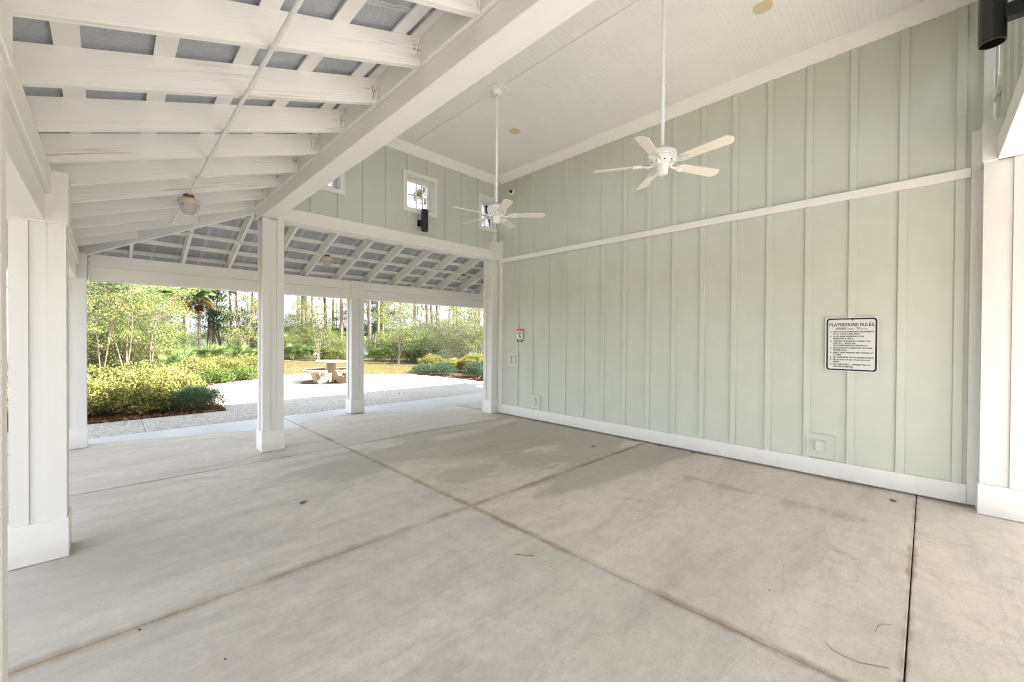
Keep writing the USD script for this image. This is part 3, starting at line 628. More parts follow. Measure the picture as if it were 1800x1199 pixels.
def jar_light(loc, label, rz=0):
    t = thing('jar_light', label, 'light', loc, rz, group='caged porch lights', scale=(0.84, 0.84, 1.12))
    part('mount', lathe([(0, 0.0), (0.055, 0.0), (0.06, -0.03), (0.05, -0.04), (0, -0.04)], 20), 'rust', t)
    part('housing', lathe([(0, -0.03), (0.085, -0.032), (0.112, -0.05), (0.116, -0.085), (0.108, -0.092), (0.098, -0.088), (0, -0.08)], 28), 'cream_metal', t, smooth=30)
    part('jar', lathe([(0.092, -0.086), (0.09, -0.115), (0.075, -0.145), (0.045, -0.163), (0, -0.168)], 28), 'jar_glass', t, smooth=True)
    cage = []
    for k in range(6):
        a = k * math.pi / 3
        p = [(0.104 * math.cos(a), 0.104 * math.sin(a), -0.088), (0.104 * math.cos(a), 0.104 * math.sin(a), -0.12), (0.085 * math.cos(a), 0.085 * math.sin(a), -0.152), (0.045 * math.cos(a), 0.045 * math.sin(a), -0.174), (0.02 * math.cos(a), 0.02 * math.sin(a), -0.178)]
        cage.append(tube(p, 0.0045, 6))
    ring = [(0.05 * math.cos(a), 0.05 * math.sin(a), -0.173) for a in np.linspace(0, 2 * math.pi, 21)]
    cage.append(tube(ring, 0.0045, 6, False))
    part('cage', cat(cage), 'cream_metal', t, smooth=True)
    return t
jar_light((0.60, 5.42, cz - 0.0), 'caged porch light hanging from the left porch conduit')
jar_light((2.80, yc2, cz - 0.0), 'caged porch light just right of the middle column')
jar_light((5.88, yc2, cz - 0.0), 'caged porch light beside the far corner column')

# ---- ceiling fans
def fan(y, ang, label):
    X0, zt = XJ, ZC
    t = thing('ceiling_fan', label, 'ceiling fan', (X0, y, 0))
    part('ceiling_plate', bx(-0.13, 0.13, -0.135, 0.135, zt - 0.016, zt - 0.0125 + 0.011, 0.003), 'ceiling_paint', t)
    part('canopy', lathe([(0, zt - 0.017), (0.068, zt - 0.017), (0.07, zt - 0.035), (0.058, zt - 0.062), (0.03, zt - 0.08), (0, zt - 0.082)], 24), 'plastic_white', t, smooth=40)
    for d_ in (0.02, -0.02): part('hanger_bolt', mv(trimesh.creation.icosphere(1, 0.009), (d_, d_, zt - 0.084)), 'brass', t)
    zb = 3.262
    part('downrod', lathe([(0, zb + 0.16), (0.0155, zb + 0.16), (0.0155, zt - 0.075), (0, zt - 0.075)], 16), 'plastic_white', t, smooth=40)
    part('coupling', lathe([(0, zb + 0.145), (0.034, zb + 0.145), (0.03, zb + 0.175), (0.022, zb + 0.19), (0, zb + 0.19)], 20), 'cream_metal', t, smooth=40)
    prof = [(0, zb + 0.148), (0.085, zb + 0.146), (0.11, zb + 0.135), (0.129, zb + 0.115), (0.132, zb + 0.10), (0.124, zb + 0.095), (0.131, zb + 0.085), (0.122, zb + 0.075), (0.128, zb + 0.065), (0.117, zb + 0.055), (0.119, zb + 0.042), (0.112, zb + 0.032), (0.105, zb + 0.012), (0.07, zb + 0.0), (0, zb)]
    part('motor_housing', lathe(prof, 36), 'plastic_white', t, smooth=25)
    tag(part('vent_slot', cat([bx(-0.004, 0.004, -0.007, 0.007, -0.0045, 0.0045).apply_transform(trimesh.transformations.rotation_matrix(a, [0, 0, 1]) @ trimesh.transformations.translation_matrix([0.108, 0, zb + 0.022])) for a in np.arange(0, 6.28, 6.2832 / 10)]), 'dark_void', t), kind='stuff')
    part('switch_cup', lathe([(0, zb), (0.052, zb), (0.056, zb - 0.02), (0.05, zb - 0.05), (0.05, zb - 0.075), (0.04, zb - 0.088), (0, zb - 0.09)], 24), 'plastic_white', t, smooth=30)
    for k in range(5):
        a = math.radians(ang + 72 * k)
        T = trimesh.transformations
        R = T.rotation_matrix(a, [0, 0, 1])
        tilt = T.rotation_matrix(math.radians(-13), [1, 0, 0])
        w0, w1, l0, l1 = 0.047, 0.061, 0.19, 0.665
        P = Polygon([(l0, -w0 + .015), (l0 + .012, -w0), (l1 - 0.035, -w1), (l1, -w1 + 0.042), (l1, w1 - 0.042), (l1 - 0.035, w1), (l0 + .012, w0), (l0, w0 - .015)])
        b = trimesh.creation.extrude_polygon(P, 0.006, engine='earcut'); b.apply_translation([0, 0, -0.003])
        b.apply_transform(T.translation_matrix([0, 0, zb + 0.012]) @ R @ tilt)
        bl = part('blade', b, 'fan_blade', t)
        loops = []
        for s in (-1, 1):
            th = np.linspace(0, 2 * math.pi, 17)
            loops.append(tube(np.stack([0.215 + 0.055 * np.cos(th) , s * 0.024 + 0.021 * np.sin(th) + s * 0.012 * np.cos(th), np.full(17, -0.007)], 1), 0.0045, 6, False))
        th = np.linspace(0, 2 * math.pi, 17)
        loops.append(tube(np.stack([0.235 + 0.05 * np.cos(th), 0.013 * np.sin(th), np.full(17, -0.008)], 1), 0.004, 6, False))
        arm = cat(loops); arm.apply_transform(T.translation_matrix([0, 0, zb + 0.012]) @ R @ tilt)
        neck = tube([(0.09, 0, zb + 0.006), (0.13, 0, zb - 0.004), (0.17, 0, zb + 0.004)], [0.012, 0.010, 0.008], 8); neck.apply_transform(R)
        part('blade_iron', cat([arm, neck]), 'plastic_white', bl, smooth=40)
    return t
fan(1.80, -98, 'larger looking white five blade ceiling fan in front of the green wall')
fan(4.16, -47, 'farther white ceiling fan hanging before the far corner window')

# ---- recessed lights
def recessed(x, y, label):
    t = thing('recessed_light', label, 'light', (x, y, ZC))
    part('trim_ring', lathe([(0.066, -0.004), (0.088, -0.004), (0.092, 0.0), (0.088, 0.004), (0.065, 0.01)], 32), 'recess_cream', t, smooth=30)
    part('reflector', lathe([(0.0, -0.0012), (0.073, -0.0015), (0.073, -0.004), (0.0, -0.002)], 32), 'recess_cream', t)
    part('lamp_face', lathe([(0.0, -0.0045), (0.045, -0.0045), (0.045, -0.0025), (0.0, -0.0025)], 24), 'recess_cream', t)
recessed(4.755, 4.78, 'round cream recessed light in the ceiling near the far fan rod')
recessed(4.76, 1.21, 'round cream recessed light cut by the top border above the green wall')

# ---- black cylinder sconces
def sconce(y, ywall, label):
    t = thing('wall_sconce', label, 'wall light', (4.03, y, 0))
    r, z0, z1 = 0.062, 3.50, 3.875
    part('cylinder', lathe([(0, z0 + 0.05), (r - 0.006, z0 + 0.05), (r - 0.006, z0), (r, z0), (r, z1), (r - 0.006, z1), (r - 0.006, z1 - 0.03), (0, z1 - 0.03)], 36), 'black_metal', t, smooth=40)
    s = 1 if ywall > y else -1
    d = abs(ywall - y) - 0.02
    part('arm', bx(-0.035, 0.035, s * 0.05, s * (d - 0.018), 3.62, 3.71, 0.003), 'black_metal', t)
    part('wall_plate', bx(-0.055, 0.055, s * (d - 0.0175), s * (d + 0.001), 3.605, 3.725, 0.003), 'black_metal', t)
sconce(6.325, YF, 'black cylinder wall light below the middle square window')
sconce(-0.275, YN, 'large black cylinder wall light in the upper right corner')

# ---- security camera
t = thing('security_camera', 'small white dome camera with black lens high in the far corner', 'camera', (XW, 6.04, 4.605))
T = trimesh.transformations
base = lathe([(0, 0), (0.062, 0), (0.064, 0.03), (0.055, 0.05), (0, 0.055)], 28); base.apply_transform(T.rotation_matrix(-math.pi / 2, [0, 1, 0]))
part('housing', base, 'plastic_white', t, smooth=40)
ball = mv(trimesh.creation.icosphere(3, 0.046), (-0.052, -0.012, -0.002)); part('eyeball', ball, 'plastic_white', t, smooth=True)
lens = trimesh.creation.icosphere(3, 0.036); lens.apply_translation((-0.070, -0.032, -0.006)); part('lens', lens, 'black_metal', t, smooth=True)

# ---- electrical covers painted to match the wall
def cover(y, z, label, n=1, w=0.15, h=0.16):
    t = thing('outlet_cover', label, 'outlet cover', (XW, y, z))
    part('backing_board', bx(-0.027, -0.0008, -w, w, -h, h, 0.003), 'sage_trim', t)
    for i in range(n):
        o = (i - (n - 1) / 2) * 0.125
        part('flap', bx(-0.052, -0.0275, o - 0.042, o + 0.042, -0.065, 0.065, 0.008), 'sage_box', t)
        part('hinge', bx(-0.054, -0.0275, o - 0.045, o + 0.045, 0.0655, 0.074, 0.002), 'sage_box', t)
cover(0.870, 0.36, 'green outlet cover low on the wall below the playground sign', 1, 0.135, 0.135)
cover(5.36, 0.36, 'green outlet cover low on the wall near the far corner', 1, 0.135, 0.135)
cover(5.98, 1.155, 'double green switch cover beside the far corner column', 2, 0.16, 0.155)

# ---- signs
def rrect(w, h, r): return sbox(-w / 2 + r, -h / 2 + r, w / 2 - r, h / 2 - r).buffer(r, quad_segs=6)
def onwall(m, x, y, z):   # local x -> world -y, local y -> world z, local z -> world -x (out of the wall)
    v = m.vertices; o = np.stack([x - v[:, 2], y - v[:, 0], z + v[:, 1]], 1)
    return trimesh.Trimesh(o, m.faces, process=False)
def ext(g, d, z=0.0):
    m = trimesh.creation.extrude_polygon(g, d, engine='earcut'); m.apply_translation([0, 0, z]); return m
sy, sz, sx = 0.597, 1.548, XW - 0.0215
sg = thing('playground_sign', 'white playground rules sign with black border on the green wall', 'sign')
SWd, SHt = 0.462, 0.612
part('plate', onwall(ext(rrect(SWd, SHt, 0.035), 0.002), sx, sy, sz), 'sign_white', sg)
ring = rrect(SWd - 0.022, SHt - 0.022, 0.03).difference(rrect(SWd - 0.055, SHt - 0.055, 0.02))
part('border', onwall(ext(ring, 0.0006, 0.0022), sx, sy, sz), 'sign_black', sg)
lines = [('PLAYGROUND RULES', 0.0345, 0.205, 0.0, True, 'c', 0.388), ('HOURS', 0.021, 0.168, -0.135, True, 'l', 0.092), ('DAWN', 0.0125, 0.170, -0.033, False, 'l', 0.052), ('TO', 0.021, 0.168, 0.045, True, 'l', 0.033), ('DUSK', 0.0125, 0.170, 0.09, False, 'l', 0.05)]
rows = ['1. USE OF PLAYGROUND EQUIPMENT', '   IS AT YOUR OWN RISK.', '2. PLAY AREA RESERVED FOR', '   RESIDENTS ONLY.', '3. YOUNG RESIDENTS UNDER THE', '   AGE OF __ MUST BE', '   ACCOMPANIED BY AN ADULT.', '4. NO ROUGH PLAYING OR YELLING', '   PERMITTED.', '5. ONLY ONE PERSON PER SWING AT', '   A TIME.', '6. NO JUMPING OFF SLIDING BOARD', '7. NO GLASS OR BOTTLES IN PLAY', '   AREA.', '8. NO ONE OVER __ PERMITTED TO', '   USE EQUIPMENT.']
zrow = 0.136
for i, r in enumerate(rows):
    num = r[:2] if r[0] != ' ' else ''
    if num and i: zrow -= 0.0035
    if num: lines.append((num, 0.0135, zrow, -0.185, True, 'l', None))
    lines.append((r[3:], 0.0142, zrow, -0.158, True, 'l', None)); zrow -= 0.0246
KROW = 0.9
lines.sort(key=lambda q: not q[0].startswith('USE OF'))
for s, h, z, x, bold, al, wid in lines:
    m = meshkit.text_mesh(s, h, 0.0006, bold)
    w = m.bounds[1][0] - m.bounds[0][0]
    k = (wid / w) if wid else min(1.0, 0.35 / w)
    if not wid: k = KROW if KROW else k
    if s.startswith('USE OF'): KROW = k = 0.352 / w
    m.apply_scale([k, 1, 1])
    x0 = -m.bounds[0][0] + (x if al == 'l' else x - k * w / 2)
    m.apply_translation([x0, z, 0.0022])
    if bold: m = cat([m, mv(m, (0.0009, 0, 0.0001)), mv(m, (0, 0.0007, 0.0002))])
    part('lettering', onwall(m, sx, sy, sz), 'sign_black', sg)
for x0, x1, z in ((-0.038, 0.03, 0.163), (0.083, 0.152, 0.163)): part('rule', onwall(mv(bx(x0, x1, z, z + 0.0012, 0, 0.0006), (0, 0, 0.0022)), sx, sy, sz), 'sign_black', sg)
for zz in (SHt / 2 - 0.032, -SHt / 2 + 0.045): part('screw', onwall(mv(lathe([(0, 0), (0.007, 0), (0.005, 0.004), (0, 0.005)], 12), (0.012, zz, 0.002)), sx, sy, sz), 'screw', sg)
rs = thing('warning_sign', 'small red and white notice on the wall near the far corner', 'sign')
ry, rz_, rx = 5.775, 1.648, XW - 0.0215
part('plate', onwall(ext(rrect(0.175, 0.275, 0.008), 0.002), rx, ry, rz_), 'sign_white', rs)
part('top_band', onwall(ext(rrect(0.165, 0.048, 0.004), 0.0006, 0.0022), rx, ry, rz_ + 0.108), 'sign_red', rs)
part('bottom_band', onwall(ext(rrect(0.165, 0.060, 0.004), 0.0006, 0.0022), rx, ry, rz_ - 0.102), 'sign_red', rs)
for z0, hw, h, mt, dz in ((0.104, 0.06, 0.012, 'sign_white', 0.003), (-0.097, 0.035, 0.016, 'sign_white', 0.003), (0.064, 0.022, 0.010, 'sign_black', 0.0022), (0.044, 0.062, 0.012, 'sign_black', 0.0022)):
    part('print_bar', onwall(ext(sbox(-hw, -h / 2, hw, h / 2), 0.0006, dz), rx, ry, rz_ + z0), mt, rs)
part('pictogram', onwall(ext(Polygon([(-0.035, 0.03), (-0.02, 0.034), (0.0, 0.0), (0.02, -0.005), (0.03, -0.05), (0.015, -0.05), (-0.005, -0.015), (-0.02, -0.05), (-0.032, -0.045), (-0.02, -0.005)]), 0.0006, 0.0022), rx, ry, rz_), 'sign_black', rs)

# ================================================================== outdoors
# ---- ground: land out to the shore, water beyond, a low far bank
vd = np.array([math.sin(YAW), math.cos(YAW)]); vr = np.array([math.cos(YAW), -math.sin(YAW)])
ss = np.concatenate([np.linspace(-300, -20, 8), np.linspace(-10, 60, 29), [70, 100, 200, 330, 345, 360, 500, 900, 1600]])
rr = np.concatenate([np.linspace(-1600, -120, 8), np.linspace(-80, 80, 33), np.linspace(120, 1600, 8)])
S, Rr = np.meshgrid(ss, rr, indexing='ij')
def gh(s, r):
    shore = 44 + 3 * np.sin(r * 0.11)
    h = -0.06 - 0.02 * np.clip((s - 18) / 8, 0, 1) * 5
    h = np.where(s > shore, h - np.clip((s - shore) / 6, 0, 1) * 1.6, h)
    return np.where(s > 338, 0.4, h)
G = np.stack([S * vd[0] + Rr * vr[0], S * vd[1] + Rr * vr[1], gh(S, Rr)], -1).reshape(-1, 3)
nS, nR = S.shape; idx = np.arange(nS * nR).reshape(nS, nR)
Fq = np.stack([idx[:-1, :-1], idx[:-1, 1:], idx[1:, 1:], idx[1:, :-1]], -1).reshape(-1, 4)
gm = trimesh.Trimesh(G, np.vstack([Fq[:, [0, 1, 2]], Fq[:, [0, 2, 3]]]), process=False)
if gm.face_normals[:, 2].mean() < 0: gm.invert()
tag(part('ground', gm, 'soil', smooth=True), 'leaf littered ground under the trees', 'ground', kind='structure')
def sr(s, r): return (s * vd[0] + r * vr[0], s * vd[1] + r * vr[1])
wq = np.array([[*sr(a, b), -0.75] for a, b in ((42, -700), (42, 700), (341, 700), (341, -700))])
wm = trimesh.Trimesh(wq, [[0, 1, 2], [0, 2, 3]], process=False)
if wm.face_normals[0, 2] < 0: wm.invert()
tag(part('water', wm, 'water'), 'bright open water behind the trees', 'water', kind='structure')

# ---- shell concrete patio and walk, plus unseen pale slabs added for bounce
plaza = Polygon([(-7.0, 9.09), (10.4, 9.09), (10.0, 10.4), (9.82, 11.6), (9.75, 13.0), (9.68, 14.4), (9.45, 15.6), (8.7, 16.6), (7.9, 17.4), (6.9, 18.3), (6.2, 19.0), (5.5, 19.3), (4.7, 18.6), (3.94, 17.7), (3.1, 17.2), (2.35, 16.5), (1.98, 15.7), (1.82, 14.6), (1.80, 13.4), (1.86, 12.2), (1.84, 10.68), (-7.0, 10.72)])
pt = thing('patio', 'pale crushed shell concrete patio and walk beyond the slab', 'patio', kind='structure')
cuts = [(-7, -2.6), (-2.6, 0.45), (0.45, 1.93)]
for a, b in cuts: part('slab', ext(plaza.intersection(sbox(a + 0.004, 9.09, b - 0.004, 10.72)), 0.1, -0.12), 'shell_concrete', pt)
rest = plaza.difference(sbox(-8, 9, 1.93, 10.74)).difference(sbox(-8, 10.68, 1.0, 11))
part('slab', ext(rest, 0.1, -0.12), 'shell_concrete', pt)
part('slab', ext(sbox(-3.8, -16, 12, -3.04), 0.1, -0.12), 'pale_concrete', pt)  # unseen near ground, added pale to bounce sunlight indoors
part('slab', ext(sbox(-3.0, -3.02, -0.97, 9.07), 0.1, -0.12), 'pale_concrete', pt)  # unseen left strip, added as a pale light reflector

PUDDLE = [(-0.93, 8.75), (-0.24, 8.60), (0.25, 8.50), (0.85, 8.27), (1.2, 8.24), (1.75, 7.98), (2.0, 7.90), (2.3, 7.55), (2.55, 8.05), (2.9, 8.22), (3.4, 8.36), (3.95, 8.22), (4.4, 7.82), (4.75, 7.52), (5.0, 7.62), (5.0, 7.95), (5.45, 7.85), (6.2, 7.72), (7.5, 8.0), (9.0, 8.2), (11.9, 8.3)]
# ---- rain water standing along the outer edge of the slab
M('rain_film', {'t': ('transparent_bsdf', {'color': (0.93, 0.94, 0.95)}), 'gl': ('glossy_bsdf', {'color': (1, 1, 1), 'roughness': 0.34}), 'f': ('fresnel', {'IOR': 1.36}), 'm': ('mix_closure', {})},
  [('f.fac', 'm.fac'), ('t.BSDF', 'm.closure1'), ('gl.BSDF', 'm.closure2')], 'm.closure')
film = Polygon(PUDDLE + [(11.9, 9.06), (-0.93, 9.06)]).buffer(0.05).buffer(-0.05).intersection(sbox(-0.93, 7.5, 11.9, 9.07))
for xa, xb, lb in ((-0.93, 2.44, 'thin rain film left of the long floor joint at the slab edge'), (2.46, 5.87, 'thin rain film between the porch column and the far corner column'), (5.89, 11.9, 'thin rain film on the slab beyond the far corner column')):
    tag(part('puddle', ext(film.intersection(sbox(xa, 7, xb, 9.07)), 0.0012, 0.0022), 'rain_film'), lb, 'puddle')

# ---- lawn
lawn = Polygon([(4.0, 18.0), (5.5, 19.3), (6.2, 19.0), (7.9, 17.4), (9.45, 15.6), (10.5, 16.2), (14.2, 19.2), (13.2, 21.2), (11.4, 24.2), (9.4, 27.4), (7.6, 29.6), (4.8, 26.5), (3.0, 22.0)]).difference(plaza.buffer(0.02))
lm = ext(lawn, 0.04, -0.095)
tag(part('lawn', lm, 'turf'), 'tan mown lawn between the patio and the trees', 'lawn', kind='structure')
def inside(poly, n, r):
    from shapely import contains_xy
    x0, y0, x1, y1 = poly.bounds; out = np.zeros((0, 2))
    while len(out) < n:
        p = r.uniform((x0, y0), (x1, y1), (n * 2, 2)); out = np.vstack([out, p[contains_xy(poly, p[:, 0], p[:, 1])]])
    return out[:n]
def blades(P, h, w, r, lean=0.4):
    n = len(P); a = r.uniform(0, 2 * np.pi, n); d = np.stack([np.cos(a), np.sin(a), 0 * a], 1)
    hh = h * r.uniform(0.6, 1.3, n); b = np.cross(d, [0, 0, 1])
    tip = P + d * (lean * hh * r.uniform(0, 1, n))[:, None] + np.stack([0 * a, 0 * a, hh], 1)
    v = np.stack([P - b * w / 2, P + b * w / 2, tip], 1).reshape(-1, 3)
    return trimesh.Trimesh(v, np.arange(3 * n).reshape(-1, 3), process=False)
gp = inside(lawn, 60000, rng)
tag(part('lawn_grass', blades(np.column_stack([gp, np.full(len(gp), -0.056)]), 0.045, 0.012, rng), 'grass_blade'), 'short dry grass blades covering the lawn', 'grass', kind='stuff')

# ---- mulch beds with leaf litter
bedL = Polygon([(-7, 10.74), (1.82, 10.70), (1.84, 12.2), (1.78, 13.4), (1.80, 14.6), (1.96, 15.72), (2.33, 16.53), (3.08, 17.23), (3.94, 17.73), (4.7, 18.63), (5.4, 19.3), (4.9, 20.4), (3.4, 20.2), (-7, 17.5)])
bedR = Polygon([(9.47, 15.62), (9.70, 14.4), (9.77, 13.0), (9.84, 11.6), (10.02, 10.4), (10.42, 9.1), (16, 9.1), (16, 17), (13.4, 18.4), (10.5, 16.2)])
for bp, lb in ((bedL, 'left mulch bed under the variegated hedge'), (bedR, 'right mulch bed beyond the far corner column')):
    tag(part('mulch_bed', ext(bp.difference(plaza.buffer(0.004)), 0.05, -0.085), 'mulch'), lb, 'mulch', kind='structure')
def leafcloud(C, size, r, nrm=None, flat=0.0, asp=0.55):
    """diamond leaves at centres C"""
    n = len(C); a = r.normal(size=(n, 3)); a[:, 2] *= 1 - flat; a /= np.linalg.norm(a, axis=1, keepdims=True)
    b = np.cross(a, r.normal(size=(n, 3))); 
    if flat > 0: b[:, 2] *= 1 - flat
    b /= np.linalg.norm(b, axis=1, keepdims=True)
    s = (np.asarray(size) * r.uniform(0.65, 1.3, n))[:, None]
    nn = np.cross(a, b)
    v = np.stack([C - a * s * 0.5, C + b * s * 0.5 * asp + nn * s * 0.06, C + a * s * 0.5, C - b * s * 0.5 * asp + nn * s * 0.06], 1).reshape(-1, 3)
    i = np.arange(n)[:, None] * 4
    return trimesh.Trimesh(v, np.vstack([i + [0, 1, 2], i + [0, 2, 3]]), process=False)
lp_ = inside(Polygon([(-2.2, 10.74), (1.82, 10.72), (1.9, 12.0), (1.2, 11.6), (-2.2, 11.5)]), 2600, rng)
lr_ = inside(bedR.intersection(plaza.buffer(1.0)), 1500, rng); lo_ = inside(bedL.intersection(plaza.buffer(0.5)), 1500, rng)
al = np.vstack([lp_, lr_, lo_])
tag(part('leaf_litter', leafcloud(np.column_stack([al, -0.03 + rng.uniform(0, 0.03, len(al))]), 0.075, rng, flat=0.7), 'dry_leaf'), 'scattered brown fallen leaves and chips over the mulch', 'leaves', kind='stuff')

# ---- shrubs
def shell_points(n, rx, ry, rz, r, lump=0.18, seed=0, fill=0.35):
    d = r.normal(size=(n, 3)); d /= np.linalg.norm(d, axis=1, keepdims=True); d[:, 2] = np.where(d[:, 2] < -0.35, -d[:, 2], d[:, 2])
    k = 1 + lump * (meshkit.fbm(d * 2.3 + 11 + seed, 3, seed) - 0.5) * 2.4
    rad = k * np.where(r.uniform(size=n) < fill, r.uniform(0.45, 0.9, n), r.uniform(0.86, 1.03, n))
    return np.stack([d[:, 0] * rx, d[:, 1] * ry, 0.42 * rz + d[:, 2] * rz * 0.58], 1) * np.stack([rad, rad, 0.5 + 0.5 * rad], 1)
def shrub(name, mat, n, rx, ry, h, leaf, seed, asp=0.55):
    r = np.random.default_rng(seed)
    T_ = shell_points(n // 11, rx, ry, h, r, 0.34, seed, 0.45); T_[:, 2] = np.maximum(T_[:, 2], 0.05)
    P = (np.repeat(T_, 11, 0) + r.normal(size=(len(T_) * 11, 3)) * leaf * 0.85); P[:, 2] = np.maximum(P[:, 2], 0.02)
    t = thing(name)
    stems = []
    for k in range(9):
        a = r.uniform(0, 6.28); q = r.uniform(0.3, 0.75)
        stems.append(tube([(0.05 * math.cos(a), 0.05 * math.sin(a), -0.05), (q * 0.5 * rx * math.cos(a), q * 0.5 * ry * math.sin(a), 0.35 * h), (q * rx * math.cos(a), q * ry * math.sin(a), 0.75 * h)], [0.014, 0.01, 0.004], 5))
    part('stems', cat(stems), 'bark_dark', t)
    part('foliage', leafcloud(P, leaf, r, asp=asp), mat, t)
    return t
protos = {'var': [shrub('variegated_shrub', 'leaf_variegated', 12100, 0.62, 0.58, 0.74, 0.046, s) for s in (21, 22, 23)],
          'jun': [shrub('juniper_shrub', 'leaf_juniper', 8000, 0.52, 0.50, 0.50, 0.045, 31, 0.3)],
          'lime': [shrub('low_green_shrub', 'leaf_lime', 5500, 0.52, 0.50, 0.42, 0.05, 41)]}
first = {}
def place(kind, i, xy, rz, sc, label, catg='shrub', group=None, z=-0.045):
    src = protos[kind][i % len(protos[kind])]
    if src.GetPath() not in first:
        first[src.GetPath()] = 1
        x = UsdGeom.Xformable(src)
        x.AddTranslateOp().Set(Gf.Vec3d(float(xy[0]), float(xy[1]), z)); x.AddRotateZOp().Set(float(rz)); x.AddScaleOp().Set(Gf.Vec3f(*([sc] * 3 if np.ndim(sc) == 0 else sc)))
        return tag(src, label, catg, group)
    return copy(src, (xy[0], xy[1], z), rz, sc, label, catg, group)
VL = [((-1.75, 11.75), 1.05, 'variegated shrub mostly hidden behind the left columns'), ((-0.55, 11.75), 1.1, 'front yellow variegated shrub nearest the left porch column'),
      ((0.45, 11.65), 1.12, 'front yellow variegated shrub at the middle of the left bed edge'), ((1.12, 12.15), 0.95, 'yellow variegated shrub just behind the dark juniper'),
      ((-1.2, 12.9), 1.15, 'second row variegated shrub at the far left'), ((-0.1, 12.95), 1.2, 'second row variegated shrub behind the front pair'), ((0.95, 13.25), 1.1, 'second row variegated shrub near the patio curve'),
      ((-0.6, 14.2), 1.2, 'back row variegated shrub under the leaning saplings'), ((0.5, 14.4), 1.2, 'back row variegated shrub left of the saw palmetto'), ((1.25, 15.0), 0.95, 'pale variegated shrub in front of the saw palmetto'),
      ((2.2, 18.0), 1.1, 'variegated shrub behind the low green shrubs at the patio curve'), ((3.1, 18.6), 1.15, 'variegated shrub directly left of the middle column'), ((4.1, 19.3), 1.1, 'variegated shrub hidden partly by the middle column')]
for k, (xy, sc, lb) in enumerate(VL): place('var', k, xy, 47 * k, sc, lb)
VR = [((10.85, 16.3), 1.05, 'yellow variegated shrub leftmost in the right bed'), ((11.75, 15.75), 0.85, 'smaller yellow variegated shrub between two larger ones in the right bed'), ((12.35, 15.0), 1.15, 'yellow variegated shrub right of centre in the right bed'), ((12.4, 13.6), 1.2, 'yellow variegated shrub beside the far corner column')]
for k, (xy, sc, lb) in enumerate(VR): place('var', k + 1, xy, 61 * k + 20, sc, lb)
place('jun', 0, (1.36, 11.32), 10, 1.0, 'dark green juniper at the front corner of the left bed')
place('jun', 0, (9.95, 15.75), 70, 0.85, 'dark juniper at the left end of the right bed')
place('jun', 0, (10.35, 14.75), 130, 1.05, 'dark juniper in the middle of the right bed')
place('jun', 0, (10.75, 13.0), 200, 1.15, 'dark juniper beside the far corner column base')
place('jun', 0, (10.6, 11.6), 260, 1.1, 'dark juniper hidden mostly by the far corner column')
place('lime', 0, (1.25, 13.9), 0, 0.9, 'low lime green shrub at the bend of the patio edge')
place('lime', 0, (1.75, 16.9), 50, 1.0, 'low lime green mound in the back of the left bed')
place('lime', 0, (2.65, 17.55), 100, 1.1, 'round low green shrub by the patio curve')
place('lime', 0, (3.5, 18.15), 150, 1.1, 'round low green shrub next to the middle column')

# ---- saw palmettos: fans of stiff blades
def palm_fan(r, L, n=15, spread=1.35, droop=0.12, wf=0.030):
    v, f = [], []
    for k in range(n):
        a = (k / (n - 1) - 0.5) * spread * 2; l = L * (0.75 + 0.25 * math.cos(a * 0.7)) * r.uniform(0.9, 1.05)
        d = np.array([math.cos(a), math.sin(a), 0]); s = np.array([-math.sin(a), math.cos(a), 0]); w = wf * L / 0.6
        z = -droop * l * 0.6
        i = len(v); v += [d * 0.05 * L, d * l * 0.5 + s * w + [0, 0, 0.02], d * l + [0, 0, z], d * l * 0.5 - s * w + [0, 0, 0.02]]
        f += [[i, i + 1, i + 2], [i, i + 2, i + 3]]
    return trimesh.Trimesh(np.array(v), f, process=False)
def palmetto(seed, nf=18, L=0.55, R=0.8):
    r = np.random.default_rng(seed); t = thing('saw_palmetto'); fans, st = [], []
    for k in range(nf):
        a = r.uniform(0, 6.28); e = r.uniform(0.6, 1.4); l = R * r.uniform(0.6, 1.1)
        tip = np.array([math.cos(a) * math.cos(e) * l, math.sin(a) * math.cos(e) * l, math.sin(e) * l])
        st.append(tube([(0, 0, 0), tip * 0.55 + [0, 0, 0.05], tip], 0.008, 4, False))
        m = palm_fan(r, L * r.uniform(0.75, 1.1)); m = mv(m, tip, rz=a + r.uniform(-.5, .5), ry=-e * 0.9, rx=r.uniform(-.6, .6)); fans.append(m)
    part('stalks', cat(st), 'palm_leaf', t); part('fronds', cat(fans), 'palm_leaf', t); return t
protos['pal'] = [palmetto(51), palmetto(52, 22, 0.6, 0.95)]
PL = [(at(322, 17.2), 1.0, 'bright saw palmetto with radiating fronds behind the left hedge'), (at(365, 20), 1.1, 'saw palmetto to the right of the brightest one'), (at(345, 22), 1.0, 'saw palmetto in the back between hedge and cabbage palm'), (at(410, 22.5), 1.1, 'saw palmetto behind the hedge near the middle column'), (at(440, 24), 1.0, 'saw palmetto beside the middle column'),
      (at(515, 29), 1.0, 'large saw palmetto clump at the lawn edge right of the middle column'), (at(540, 31), 1.1, 'tall saw palmetto clump behind the picnic table'), (at(566, 30), 0.95, 'saw palmetto between the table and the thin multi stem tree'), (at(590, 30), 0.9, 'saw palmetto left of the porch column behind the table'),
      (at(672, 27), 0.9, 'saw palmetto at the lawn edge right of the porch column'), (at(715, 27.5), 0.85, 'saw palmetto in the middle of the right opening'), (at(745, 28), 0.8, 'saw palmetto left of the thick pine trunk')]
for k, (p, sc, lb) in enumerate(PL): place('pal', k, p[:2], 77 * k, sc, lb, 'palmetto', z=-0.1)

